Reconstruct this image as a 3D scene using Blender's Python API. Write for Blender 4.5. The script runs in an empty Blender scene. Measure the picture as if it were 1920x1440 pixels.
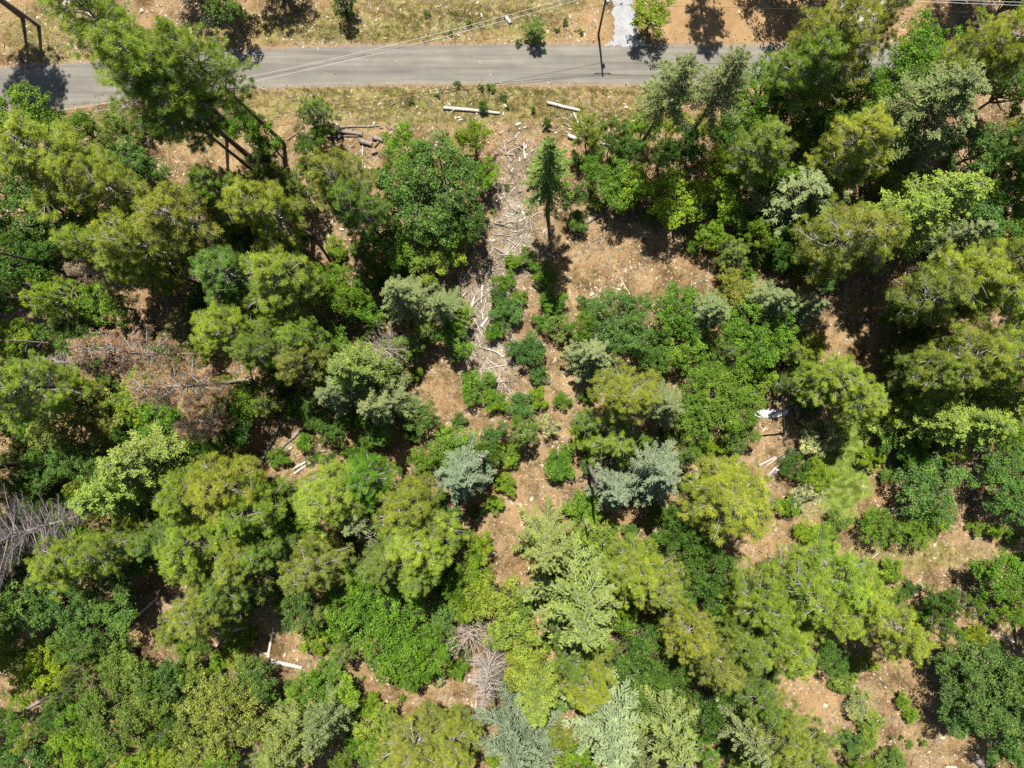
import bpy, math, random
import numpy as np
from mathutils import Vector

# ------------------------------------------------------------------ camera, sky, sun, exposure
S = bpy.context.scene
COL = S.collection
PXM, H, NX, NY = 13.0, 102.5, 990.0, 700.0        # photo pixels per metre on the ground, camera height, nadir pixel
cam_d = bpy.data.cameras.new("camera"); cam = bpy.data.objects.new("camera", cam_d); COL.objects.link(cam)
cam.location = (0, 0, H); cam.rotation_euler = (0, 0, 0)
cam_d.sensor_width = 36; cam_d.lens = 36 * (H * PXM) / 1920
cam_d.shift_x = (960 - NX) / 1920; cam_d.shift_y = -(720 - NY) / 1920
cam_d.clip_start = 0.5; cam_d.clip_end = 6000
S.camera = cam

SUN_EL, SUN_AZ = math.radians(63), math.radians(-6)
W = bpy.data.worlds.new("World"); S.world = W; W.use_nodes = True
wn = W.node_tree.nodes; bg = wn["Background"]
sky = wn.new("ShaderNodeTexSky"); sky.sky_type = 'NISHITA'; sky.sun_disc = False
sky.sun_elevation = SUN_EL; sky.sun_rotation = SUN_AZ
W.node_tree.links.new(sky.outputs[0], bg.inputs[0]); bg.inputs[1].default_value = 0.05
sd = bpy.data.lights.new("sun", 'SUN'); sd.energy = 5.0; sd.angle = math.radians(0.5); sd.color = (1.0, 0.955, 0.88)
sun = bpy.data.objects.new("sun", sd); COL.objects.link(sun)
sdir = Vector((math.sin(SUN_AZ) * math.cos(SUN_EL), math.cos(SUN_AZ) * math.cos(SUN_EL), math.sin(SUN_EL)))
sun.rotation_euler = (-sdir).to_track_quat('-Z', 'Y').to_euler()
sun.location = (0, 0, 150)
S.view_settings.view_transform = 'Standard'; S.view_settings.look = 'None'
S.view_settings.exposure = 1.1; S.view_settings.gamma = 1
S.cycles.max_bounces = 5; S.cycles.diffuse_bounces = 3; S.cycles.glossy_bounces = 2
S.cycles.transmission_bounces = 3; S.cycles.use_denoising = False
S.cycles.use_adaptive_sampling = False

rng = np.random.default_rng(11)
rnd = random.Random(5)

# ------------------------------------------------------------------ terrain height and pixel -> ground
def sstep(a, b, x):
    t = np.clip((x - a) / (b - a), 0, 1); return t * t * (3 - 2 * t)
def ground_z(x, y):
    x = np.asarray(x, float); y = np.asarray(y, float)
    f = sstep(0, 1, (36.5 - y) / 9.0)
    z = 0.55 * np.sin(x * .071 + 1.3) * np.cos(y * .063 + .4) + .28 * np.sin(x * .19 + y * .11) + .1 * np.sin(x * .53 - y * .41 + 2) \
        + .05 * np.sin(x * 1.3 + y * .7) * np.cos(y * 1.1 - x * .4)
    return z * f
def at(px, py, z=0.0):
    k = (H - z) / H / PXM
    return (px - NX) * k, (NY - py) * k

# ------------------------------------------------------------------ object helpers
def link(name, mesh, parent=None):
    o = bpy.data.objects.new(name, mesh); COL.objects.link(o)
    if parent is not None: o.parent = parent
    return o
def tag(o, label=None, cat=None, group=None, kind=None):
    if label: o["label"] = label
    if cat: o["category"] = cat
    if group: o["group"] = group
    if kind: o["kind"] = kind
    return o
def np_mesh(name, verts, faces_flat, sizes, mats, tone=None, matidx=None, smooth=False, attrs=None):
    me = bpy.data.meshes.new(name)
    verts = np.asarray(verts, np.float32); n = len(verts)
    me.vertices.add(n); me.vertices.foreach_set("co", verts.ravel())
    faces_flat = np.asarray(faces_flat, np.int32); sizes = np.asarray(sizes, np.int32)
    me.loops.add(len(faces_flat)); me.loops.foreach_set("vertex_index", faces_flat)
    me.polygons.add(len(sizes))
    starts = np.concatenate([[0], np.cumsum(sizes)[:-1]]).astype(np.int32)
    me.polygons.foreach_set("loop_start", starts); me.polygons.foreach_set("loop_total", sizes)
    for m in mats: me.materials.append(m)
    if matidx is not None: me.polygons.foreach_set("material_index", np.asarray(matidx, np.int32))
    if smooth: me.polygons.foreach_set("use_smooth", np.ones(len(sizes), bool))
    if tone is not None:
        a = me.attributes.new("tone", 'FLOAT', 'POINT'); a.data.foreach_set("value", np.asarray(tone, np.float32))
    for k, v in (attrs or {}).items():
        a = me.attributes.new(k, 'FLOAT', 'POINT'); a.data.foreach_set("value", np.asarray(v, np.float32))
    me.update(calc_edges=True); me.validate()
    return me

def unit(v): return v / np.maximum(np.linalg.norm(v, axis=-1, keepdims=True), 1e-9)

class Leaves:                                             # many leaf / needle faces -> one mesh
    def __init__(s): s.q = []; s.t = []; s.qt = []; s.tt = []
    def diamonds(s, c, d, n, L, Wd, tone):                # centre, direction, normal, length, width
        d = unit(d); side = unit(np.cross(d, n)); nn = np.cross(side, d)
        L = np.broadcast_to(np.asarray(L, float), (len(c),))[:, None]; Wd = np.broadcast_to(np.asarray(Wd, float), (len(c),))[:, None]
        fold = nn * Wd * .22
        s.q.append(np.stack([c - d * L * .5, c + side * Wd * .5 + fold - d * L * .05, c + d * L * .5, c - side * Wd * .5 + fold - d * L * .05], 1))
        s.qt.append(np.repeat(np.broadcast_to(tone, (len(c),)), 4))
    def needles(s, base, tip, w, tone):
        d = tip - base; side = unit(np.cross(d, rng.normal(size=d.shape))) * w
        s.t.append(np.stack([base - side * .35, base + d * .55 + side, tip, base + d * .55 - side], 1)); s.tt.append(np.repeat(np.broadcast_to(tone, (len(d),)), 4))
    def mesh(s, name, mat):
        v = np.concatenate([a.reshape(-1, 3) for a in s.q + s.t]); tone = np.concatenate(s.qt + s.tt)
        n = len(v) // 4
        return np_mesh(name, v, np.arange(n * 4), np.full(n, 4), [mat], tone)

class Tubes:
    def __init__(s): s.v = []; s.f = []; s.sz = []; s.n = 0; s.mi = []
    def add(s, pts, rad, sides=6, cap=True, mi=0):
        pts = np.asarray(pts, float); k = len(pts); rad = np.broadcast_to(np.asarray(rad, float), (k,))
        tang = unit(np.gradient(pts, axis=0)); ref = np.array([0, 0, 1.]) if abs(tang[0][2]) < .9 else np.array([1., 0, 0])
        a = unit(np.cross(tang, ref)); b = np.cross(tang, a)
        ang = np.arange(sides) * 2 * math.pi / sides
        ring = pts[:, None] + rad[:, None, None] * (a[:, None] * np.cos(ang)[None, :, None] + b[:, None] * np.sin(ang)[None, :, None])
        s.v.append(ring.reshape(-1, 3))
        for i in range(k - 1):
            for j in range(sides):
                j2 = (j + 1) % sides
                s.f += [s.n + i * sides + j, s.n + i * sides + j2, s.n + (i + 1) * sides + j2, s.n + (i + 1) * sides + j]; s.sz.append(4); s.mi.append(mi)
        if cap:
            s.f += [s.n + j for j in range(sides)]; s.sz.append(sides); s.mi.append(mi if cap is True else cap)
            s.f += [s.n + (k - 1) * sides + j for j in reversed(range(sides))]; s.sz.append(sides); s.mi.append(mi if cap is True else cap)
        s.n += k * sides
    def mesh(s, name, mats, smooth=True):
        return np_mesh(name, np.concatenate(s.v), s.f, s.sz, mats, matidx=s.mi, smooth=smooth)

# ------------------------------------------------------------------ materials
def newmat(name):
    m = bpy.data.materials.new(name); m.use_nodes = True
    nt = m.node_tree; return m, nt, nt.nodes, nt.links, nt.nodes["Principled BSDF"]
def ramp(N, stops):
    r = N.new("ShaderNodeValToRGB"); e = r.color_ramp.elements
    while len(e) < len(stops): e.new(0.5)
    for i, (p, c) in enumerate(stops): e[i].position = p; e[i].color = (*c, 1)
    return r
def noise(N, L, vec, scale, detail=6, rough=.6, dist=0):
    n = N.new("ShaderNodeTexNoise"); n.inputs["Scale"].default_value = scale; n.inputs["Detail"].default_value = detail
    n.inputs["Roughness"].default_value = rough; n.inputs["Distortion"].default_value = dist
    if vec is not None: L.new(vec, n.inputs["Vector"])
    return n
def mixc(N, L, fac, a, b, mode='MIX'):
    m = N.new("ShaderNodeMix"); m.data_type = 'RGBA'; m.blend_type = mode; m.clamp_factor = True
    for i, x in ((0, fac), (6, a), (7, b)):
        if isinstance(x, (int, float)): m.inputs[i].default_value = x
        elif isinstance(x, tuple): m.inputs[i].default_value = (*x, 1)
        else: L.new(x, m.inputs[i])
    return m.outputs[2]

def foliage_mat(name, low, high, rough=.5, trans=.3, spec=.35):
    """object colour is the species/tree colour; 'tone' varies it leaf by leaf (young tips are yellower, upper leaves lighter)"""
    m, nt, N, L, p = newmat(name)
    oi = N.new("ShaderNodeObjectInfo"); at_ = N.new("ShaderNodeAttribute"); at_.attribute_name = "tone"
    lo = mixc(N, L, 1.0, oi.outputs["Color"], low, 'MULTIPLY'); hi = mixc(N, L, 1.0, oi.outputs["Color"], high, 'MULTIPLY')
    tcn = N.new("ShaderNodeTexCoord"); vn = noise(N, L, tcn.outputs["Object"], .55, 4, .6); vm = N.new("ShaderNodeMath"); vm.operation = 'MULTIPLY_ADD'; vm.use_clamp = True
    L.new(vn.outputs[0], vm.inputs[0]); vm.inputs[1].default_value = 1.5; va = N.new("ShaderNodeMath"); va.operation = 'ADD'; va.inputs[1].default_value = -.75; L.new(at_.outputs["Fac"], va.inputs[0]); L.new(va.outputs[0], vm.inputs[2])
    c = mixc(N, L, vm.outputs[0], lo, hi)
    L.new(c, p.inputs["Base Color"]); p.inputs["Roughness"].default_value = rough
    p.inputs["Specular IOR Level"].default_value = spec
    t = N.new("ShaderNodeBsdfTranslucent"); tc = mixc(N, L, 1.0, c, (1.25, 1.35, .55), 'MULTIPLY'); L.new(tc, t.inputs["Color"])
    ms = N.new("ShaderNodeMixShader"); ms.inputs[0].default_value = trans
    L.new(p.outputs[0], ms.inputs[1]); L.new(t.outputs[0], ms.inputs[2]); L.new(ms.outputs[0], N["Material Output"].inputs[0])
    return m
M = {}
M['needle'] = foliage_mat("pine_needles", (.36, .50, .45), (1.9, 1.72, 1.1), .55, .25, .2)
M['firleaf'] = foliage_mat("fir_needles", (.36, .46, .44), (1.65, 1.6, 1.4), .6, .15, .2)
M['leaf'] = foliage_mat("broad_leaves", (.36, .50, .45), (1.8, 1.6, 1.2), .5, .3, .28)
M['deadleaf'] = foliage_mat("dry_needles", (.6, .6, .6), (1.4, 1.35, 1.3), .8, .15, .1)

def bark_mat(name, c1, c2, scale=3.0):
    m, nt, N, L, p = newmat(name)
    tc = N.new("ShaderNodeTexCoord"); mp = N.new("ShaderNodeMapping"); mp.inputs["Scale"].default_value = (1, 1, .3)
    L.new(tc.outputs["Object"], mp.inputs[0]); n = noise(N, L, mp.outputs[0], scale * 3, 8, .7)
    r = ramp(N, [(.3, c1), (.7, c2)]); L.new(n.outputs[0], r.inputs[0]); L.new(r.outputs[0], p.inputs["Base Color"])
    b = N.new("ShaderNodeBump"); b.inputs["Strength"].default_value = .7; b.inputs["Distance"].default_value = .04
    L.new(n.outputs[0], b.inputs["Height"]); L.new(b.outputs[0], p.inputs["Normal"]); p.inputs["Roughness"].default_value = .9
    return m
M['bark'] = bark_mat("dark_bark", (.045, .035, .028), (.16, .12, .095))
M['barkp'] = bark_mat("pine_bark", (.06, .04, .03), (.24, .16, .115))
M['twig'] = bark_mat("grey_twig_bark", (.15, .13, .11), (.42, .39, .35))
M['deadwood'] = bark_mat("dead_grey_wood", (.19, .16, .135), (.46, .40, .345))
M['darkgrey'] = bark_mat("weathered_dead_wood", (.09, .075, .075), (.30, .26, .25))
M['bleached'] = bark_mat("sun_bleached_wood", (.20, .16, .125), (.62, .575, .52), 2)
M['greylog'] = bark_mat("weathered_log_bark", (.09, .075, .06), (.27, .235, .2), 2)
M['brownlog'] = bark_mat("brown_log_bark", (.07, .05, .035), (.26, .18, .12), 2)
M['cutend'] = bark_mat("fresh_cut_wood", (.42, .3, .17), (.66, .5, .31), 6)

def plain(name, col, rough=.7, var=.25, scale=4, metal=0, bump=0):
    m, nt, N, L, p = newmat(name)
    tc = N.new("ShaderNodeTexCoord"); n = noise(N, L, tc.outputs["Object"], scale, 6, .65)
    r = ramp(N, [(.25, tuple(c * (1 - var) for c in col)), (.75, tuple(min(1, c * (1 + var)) for c in col))])
    L.new(n.outputs[0], r.inputs[0]); L.new(r.outputs[0], p.inputs["Base Color"]); p.inputs["Roughness"].default_value = rough
    p.inputs["Metallic"].default_value = metal
    if bump:
        b = N.new("ShaderNodeBump"); b.inputs["Strength"].default_value = bump; b.inputs["Distance"].default_value = .03
        L.new(n.outputs[0], b.inputs["Height"]); L.new(b.outputs[0], p.inputs["Normal"])
    return m
M['rubber'] = plain("black_rubber", (.035, .033, .03), .8, .3, 8)
M['wire'] = plain("aluminium_wire", (.42, .42, .42), .6, .1, 2, .1)
M['tarp'] = plain("white_tarp", (.8, .82, .84), .45, .08, 2)
M['polewood'] = bark_mat("pole_wood", (.09, .055, .03), (.24, .155, .09), 4)
M['ceramic'] = plain("insulator_ceramic", (.35, .34, .32), .3, .05)
M['stone'] = plain("pale_stone", (.42, .38, .33), .9, .3, 3, bump=.5)
M['litter'] = foliage_mat("wood_chips_and_leaf_litter", (.24, .21, .19), (2.05, 2.1, 2.2), .85, 0.0, .15)
M['grassm'] = foliage_mat("grass_blades", (.6, .55, .5), (1.4, 1.4, 1.2), .7, .25, .2)

# ground -----------------------------------------------------------
def ground_mat():
    m, nt, N, L, p = newmat("dry_forest_floor")
    g = N.new("ShaderNodeNewGeometry"); P = g.outputs["Position"]
    big = noise(N, L, P, .07, 5, .6, .3); med = noise(N, L, P, .45, 8, .65, .4); fine = noise(N, L, P, 5, 8, .75); vf = noise(N, L, P, 19, 5, .8)
    soil = ramp(N, [(.28, (.24, .145, .082)), (.45, (.40, .262, .158)), (.62, (.52, .37, .245)), (.8, (.60, .47, .34))]); L.new(med.outputs[0], soil.inputs[0])
    orange = mixc(N, L, big.outputs[0], (.48, .255, .115), (.43, .31, .2))
    c = mixc(N, L, .45, soil.outputs[0], orange)
    lt = ramp(N, [(.30, (.30, .24, .19)), (.5, (.9, .86, .8)), (.72, (1.35, 1.35, 1.32))]); L.new(fine.outputs[0], lt.inputs[0])
    c = mixc(N, L, .85, c, lt.outputs[0], 'MULTIPLY')
    lt2 = ramp(N, [(.33, (.5, .44, .4)), (.5, (1, 1, 1)), (.68, (1.5, 1.5, 1.5))]); L.new(vf.outputs[0], lt2.inputs[0])
    c = mixc(N, L, .75, c, lt2.outputs[0], 'MULTIPLY')
    duff = ramp(N, [(.38, (.42, .39, .36)), (.46, (.72, .70, .66)), (.55, (1, 1, 1)), (.68, (1.22, 1.24, 1.24))]); dn = noise(N, L, P, .28, 6, .7, .6); L.new(dn.outputs[0], duff.inputs[0])
    c = mixc(N, L, 1.0, c, duff.outputs[0], 'MULTIPLY')
    # green / dry grass areas from painted mask attributes (what grows there)
    ga = N.new("ShaderNodeAttribute"); ga.attribute_name = "grass"
    gn = noise(N, L, P, 1.3, 7, .75, .3); gr = ramp(N, [(.38, (.17, .20, .045)), (.5, (.31, .285, .09)), (.63, (.50, .41, .20))]); L.new(gn.outputs[0], gr.inputs[0])
    gm = N.new("ShaderNodeMath"); gm.operation = 'MULTIPLY_ADD'; L.new(med.outputs[0], gm.inputs[0]); gm.inputs[1].default_value = 2.2; gm.inputs[2].default_value = -.55
    ga2 = N.new("ShaderNodeMath"); ga2.operation = 'MULTIPLY'; L.new(ga.outputs["Fac"], ga2.inputs[0]); L.new(gm.outputs[0], ga2.inputs[1]); ga2.use_clamp = True
    gcol = mixc(N, L, .7, gr.outputs[0], lt2.outputs[0], 'MULTIPLY')
    c = mixc(N, L, ga2.outputs[0], c, gcol)
    lw = N.new("ShaderNodeAttribute"); lw.attribute_name = "lawn"
    lawn = ramp(N, [(.35, (.17, .25, .04)), (.6, (.31, .36, .08)), (.75, (.42, .40, .17))]); L.new(gn.outputs[0], lawn.inputs[0])
    lcol = mixc(N, L, .6, lawn.outputs[0], lt2.outputs[0], 'MULTIPLY')
    lm_ = N.new("ShaderNodeMath"); lm_.operation = "MULTIPLY"; lm_.use_clamp = True; lg = N.new("ShaderNodeMath"); lg.operation = "MULTIPLY_ADD"; L.new(gn.outputs[0], lg.inputs[0]); lg.inputs[1].default_value = -3.; lg.inputs[2].default_value = 2.95
    L.new(lw.outputs["Fac"], lm_.inputs[0]); L.new(lg.outputs[0], lm_.inputs[1]); c = mixc(N, L, lm_.outputs[0], c, lcol)
    oa = N.new("ShaderNodeAttribute"); oa.attribute_name = "orange"
    oc = mixc(N, L, .6, (.52, .315, .175), lt2.outputs[0], 'MULTIPLY')
    c = mixc(N, L, oa.outputs["Fac"], c, oc)
    c = mixc(N, L, 1.0, c, (.625, .66, .59), 'MULTIPLY')
    L.new(c, p.inputs["Base Color"]); p.inputs["Roughness"].default_value = .95; p.inputs["Specular IOR Level"].default_value = .1
    ad = N.new("ShaderNodeMath"); ad.operation = 'ADD'; L.new(fine.outputs[0], ad.inputs[0]); L.new(vf.outputs[0], ad.inputs[1])
    b = N.new("ShaderNodeBump"); b.inputs["Strength"].default_value = .8; b.inputs["Distance"].default_value = .12
    L.new(ad.outputs[0], b.inputs["Height"]); L.new(b.outputs[0], p.inputs["Normal"])
    return m
def axis(lo, hi, step, far):
    core = np.arange(lo, hi + step, step); k = np.geomspace(step, far, 26)
    return np.concatenate([lo - k[::-1], core, hi + k])
gx = axis(-95, 95, .8, 1900); gy = axis(-75, 75, .8, 1900)
GX, GY = np.meshgrid(gx, gy)
def blob(x, y, cx, cy, rx, ry, soft=.35):                 # soft ellipse mask given in photo pixels
    X, Y = (cx - NX) / PXM, (NY - cy) / PXM
    d = np.sqrt(((x - X) / (rx / PXM)) ** 2 + ((y - Y) / (ry / PXM)) ** 2)
    d = d + .12 * np.sin(x * 1.1 + y * .7) + .1 * np.sin(y * 1.7 - x * .6)
    return 1 - sstep(1 - soft, 1 + soft, d)
grass = np.zeros_like(GX); lawn = np.zeros_like(GX); orange = np.zeros_like(GX)
for a in [(820, 195, 420, 38), (330, 240, 160, 30), (1080, 200, 170, 34), (780, 55, 330, 40), (120, 60, 120, 60), (880, 10, 220, 40), (1180, 250, 60, 40), (1230, 1040, 40, 40),
          (1700, 1040, 120, 25), (1540, 960, 50, 20), (640, 1200, 50, 50), (800, 170, 380, 14), (820, 215, 200, 20), (1120, 225, 80, 25)]:
    grass = np.maximum(grass, blob(GX, GY, *a) * 1.0)
for a in [(1590, 860, 42, 105), (1575, 920, 50, 40), (1600, 800, 30, 30)]: lawn = np.maximum(lawn, blob(GX, GY, *a, .25))
for a in [(1340, 40, 170, 55), (1100, 60, 60, 40), (1120, 90, 60, 20), (1690, 30, 60, 40), (1400, 1020, 60, 35), (975, 960, 40, 40), (1530, 1290, 40, 90), (620, 300, 40, 30), (1160, 180, 100, 10), (880, 75, 60, 15)]:
    orange = np.maximum(orange, blob(GX, GY, *a) * .55)
nyv, nxv = GX.shape; idx = np.arange(nyv * nxv).reshape(nyv, nxv)
F = np.stack([idx[:-1, :-1], idx[:-1, 1:], idx[1:, 1:], idx[1:, :-1]], -1).reshape(-1, 4)
gm_ = np_mesh("ground", np.stack([GX, GY, ground_z(GX, GY)], -1).reshape(-1, 3), F.ravel(), np.full(len(F), 4), [ground_mat()], smooth=True,
              attrs={'grass': grass.ravel(), 'lawn': lawn.ravel(), 'orange': orange.ravel()})
tag(link("ground", gm_), kind="structure")

# road --------------------------------------------------------------
road_c = [(-26000, 700), (-3000, 420), (-700, 262), (-300, 212), (0, 172), (170, 156), (300, 144), (440, 131), (640, 123), (900, 120), (1125, 121), (1300, 122), (1500, 122), (2100, 112), (4000, 40), (26000, -900)]
road_w = [60, 76, 86, 86, 88, 76, 73, 71, 72, 72, 73, 72, 72, 72, 72, 60]
rx = np.array([c[0] for c in road_c]); ry = np.array([c[1] for c in road_c])
sx = np.concatenate([np.linspace(-26000, -400, 40), np.arange(-380, 2320, 5), np.linspace(2400, 26000, 40)])
sy = np.interp(sx, rx, ry); sw = np.interp(sx, rx, road_w)
ker = np.ones(21) / 21
inner = (sx > -380) & (sx < 2320); ii = np.where(inner)[0]
sy2 = sy.copy(); sy2[ii] = np.convolve(np.pad(sy[ii], 10, 'edge'), ker, 'valid')
WX, WY = at(sx, sy2)
t = np.gradient(np.stack([WX, WY], -1), axis=0); t = unit(t); nrm = np.stack([-t[:, 1], t[:, 0]], -1)
def strip(name, half_l, half_r, z, mat, jit):
    n = len(WX); jl = np.convolve(rng.normal(size=n + 4), np.ones(5) / 5, 'valid') * jit; jr = np.convolve(rng.normal(size=n + 4), np.ones(5) / 5, 'valid') * jit
    cols = []; K = 6
    for k in range(K + 1):
        o = (half_l + jl) * (1 - k / K) - (half_r + jr) * (k / K)
        cols.append(np.stack([WX + nrm[:, 0] * o, WY + nrm[:, 1] * o, np.full(n, z)], -1))
    v = np.stack(cols, 1); ix = np.arange(n * (K + 1)).reshape(n, K + 1)
    f = np.stack([ix[:-1, 0:-1], ix[:-1, 1:], ix[1:, 1:], ix[1:, 0:-1]], -1).reshape(-1, 4)[:, ::-1]
    return tag(link(name, np_mesh(name, v.reshape(-1, 3), f.ravel(), np.full(len(f), 4), [mat])), kind="structure")
def road_mat():
    m, nt, N, L, p = newmat("old_asphalt"); g = N.new("ShaderNodeNewGeometry"); mp = N.new("ShaderNodeMapping"); mp.inputs["Scale"].default_value = (.06, 1.1, 1)
    L.new(g.outputs["Position"], mp.inputs[0]); n1 = noise(N, L, mp.outputs[0], 1.6, 5, .6); n2 = noise(N, L, g.outputs["Position"], 14, 6, .8); n3 = noise(N, L, g.outputs["Position"], .35, 5, .6)
    r = ramp(N, [(.3, (.17, .163, .15)), (.7, (.275, .26, .235))]); L.new(n1.outputs[0], r.inputs[0])
    r2 = ramp(N, [(.3, (.75, .75, .75)), (.7, (1.25, 1.25, 1.25))]); L.new(n2.outputs[0], r2.inputs[0])
    r3 = ramp(N, [(.3, (.86, .86, .87)), (.7, (1.1, 1.09, 1.06))]); L.new(n3.outputs[0], r3.inputs[0])
    c = mixc(N, L, .8, r.outputs[0], r2.outputs[0], 'MULTIPLY'); c = mixc(N, L, 1.0, c, r3.outputs[0], 'MULTIPLY'); c = mixc(N, L, 1.0, c, (.62, .60, .55), 'MULTIPLY')
    vo = N.new("ShaderNodeTexVoronoi"); vo.feature = 'DISTANCE_TO_EDGE'; vo.inputs["Scale"].default_value = .42; vd = noise(N, L, g.outputs["Position"], 1.2, 4, .6); vmx = mixc(N, L, .12, g.outputs["Position"], vd.outputs[1], 'ADD'); L.new(vmx, vo.inputs["Vector"])
    cr = ramp(N, [(.0, (.45, .44, .42)), (.006, (.7, .7, .7)), (.014, (1, 1, 1))]); L.new(vo.outputs["Distance"], cr.inputs[0]); crm_ = mixc(N, L, n3.outputs[0], (1, 1, 1), cr.outputs[0]); c = mixc(N, L, .75, c, crm_, 'MULTIPLY')
    mp2 = N.new("ShaderNodeMapping"); mp2.inputs["Scale"].default_value = (.012, .55, 1); L.new(g.outputs["Position"], mp2.inputs[0]); n4 = noise(N, L, mp2.outputs[0], 1.5, 3, .5); r4 = ramp(N, [(.4, (.86, .86, .87)), (.6, (1.1, 1.1, 1.08))]); L.new(n4.outputs[0], r4.inputs[0]); c = mixc(N, L, 1.0, c, r4.outputs[0], 'MULTIPLY')
    L.new(c, p.inputs["Base Color"]); p.inputs["Roughness"].default_value = .85
    b = N.new("ShaderNodeBump"); b.inputs["Strength"].default_value = .25; b.inputs["Distance"].default_value = .02; L.new(n2.outputs[0], b.inputs["Height"]); L.new(b.outputs[0], p.inputs["Normal"])
    return m
def dirt_mat(name, a, b_, sc=9):
    m, nt, N, L, p = newmat(name); g = N.new("ShaderNodeNewGeometry"); n1 = noise(N, L, g.outputs["Position"], sc, 8, .8); n2 = noise(N, L, g.outputs["Position"], .8, 5, .6)
    r = ramp(N, [(.3, a), (.7, b_)]); L.new(n1.outputs[0], r.inputs[0]); r2 = ramp(N, [(.3, (.8, .78, .75)), (.7, (1.15, 1.15, 1.15))]); L.new(n2.outputs[0], r2.inputs[0])
    L.new(mixc(N, L, 1.0, r.outputs[0], r2.outputs[0], 'MULTIPLY'), p.inputs["Base Color"]); p.inputs["Roughness"].default_value = .95
    bm = N.new("ShaderNodeBump"); bm.inputs["Strength"].default_value = .6; bm.inputs["Distance"].default_value = .04; L.new(n1.outputs[0], bm.inputs["Height"]); L.new(bm.outputs[0], p.inputs["Normal"])
    return m
HW = sw / PXM / 2
strip("road_shoulder", HW + .42, HW + .42, .006, dirt_mat("shoulder_dirt", (.13, .09, .055), (.27, .19, .12)), .22)
strip("road", HW, HW, .012, road_mat(), .1)
def patch(name, pts, z, mat, seg=5, jit=.25, kind="structure"):
    P = []
    for i in range(len(pts)):
        a, b = np.array(at(*pts[i])), np.array(at(*pts[(i + 1) % len(pts)]))
        for k in range(seg * 2): P.append(a + (b - a) * k / (seg * 2) + rng.normal(size=2) * jit * .5)
    v = [(p[0], p[1], z) for p in P]
    me = bpy.data.meshes.new(name); me.from_pydata(v, [], [list(range(len(v)))[::-1]]); me.materials.append(mat); me.update()
    return tag(link(name, me), kind=kind)
patch("gravel_drive", [(1134, 86), (1150, 74), (1151, 40), (1148, 0), (1146, -90), (1182, -90), (1186, 0), (1190, 45), (1198, 70), (1216, 86)], .016, dirt_mat("blue_grey_gravel", (.11, .112, .118), (.40, .41, .42), 12), jit=.3)
patch("concrete_pad", [(1572, -60), (1655, -60), (1662, 24), (1640, 46), (1606, 44), (1600, 24), (1574, 20)], .016, dirt_mat("pale_concrete", (.38, .37, .35), (.55, .54, .52), 6), jit=.15)

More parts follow.
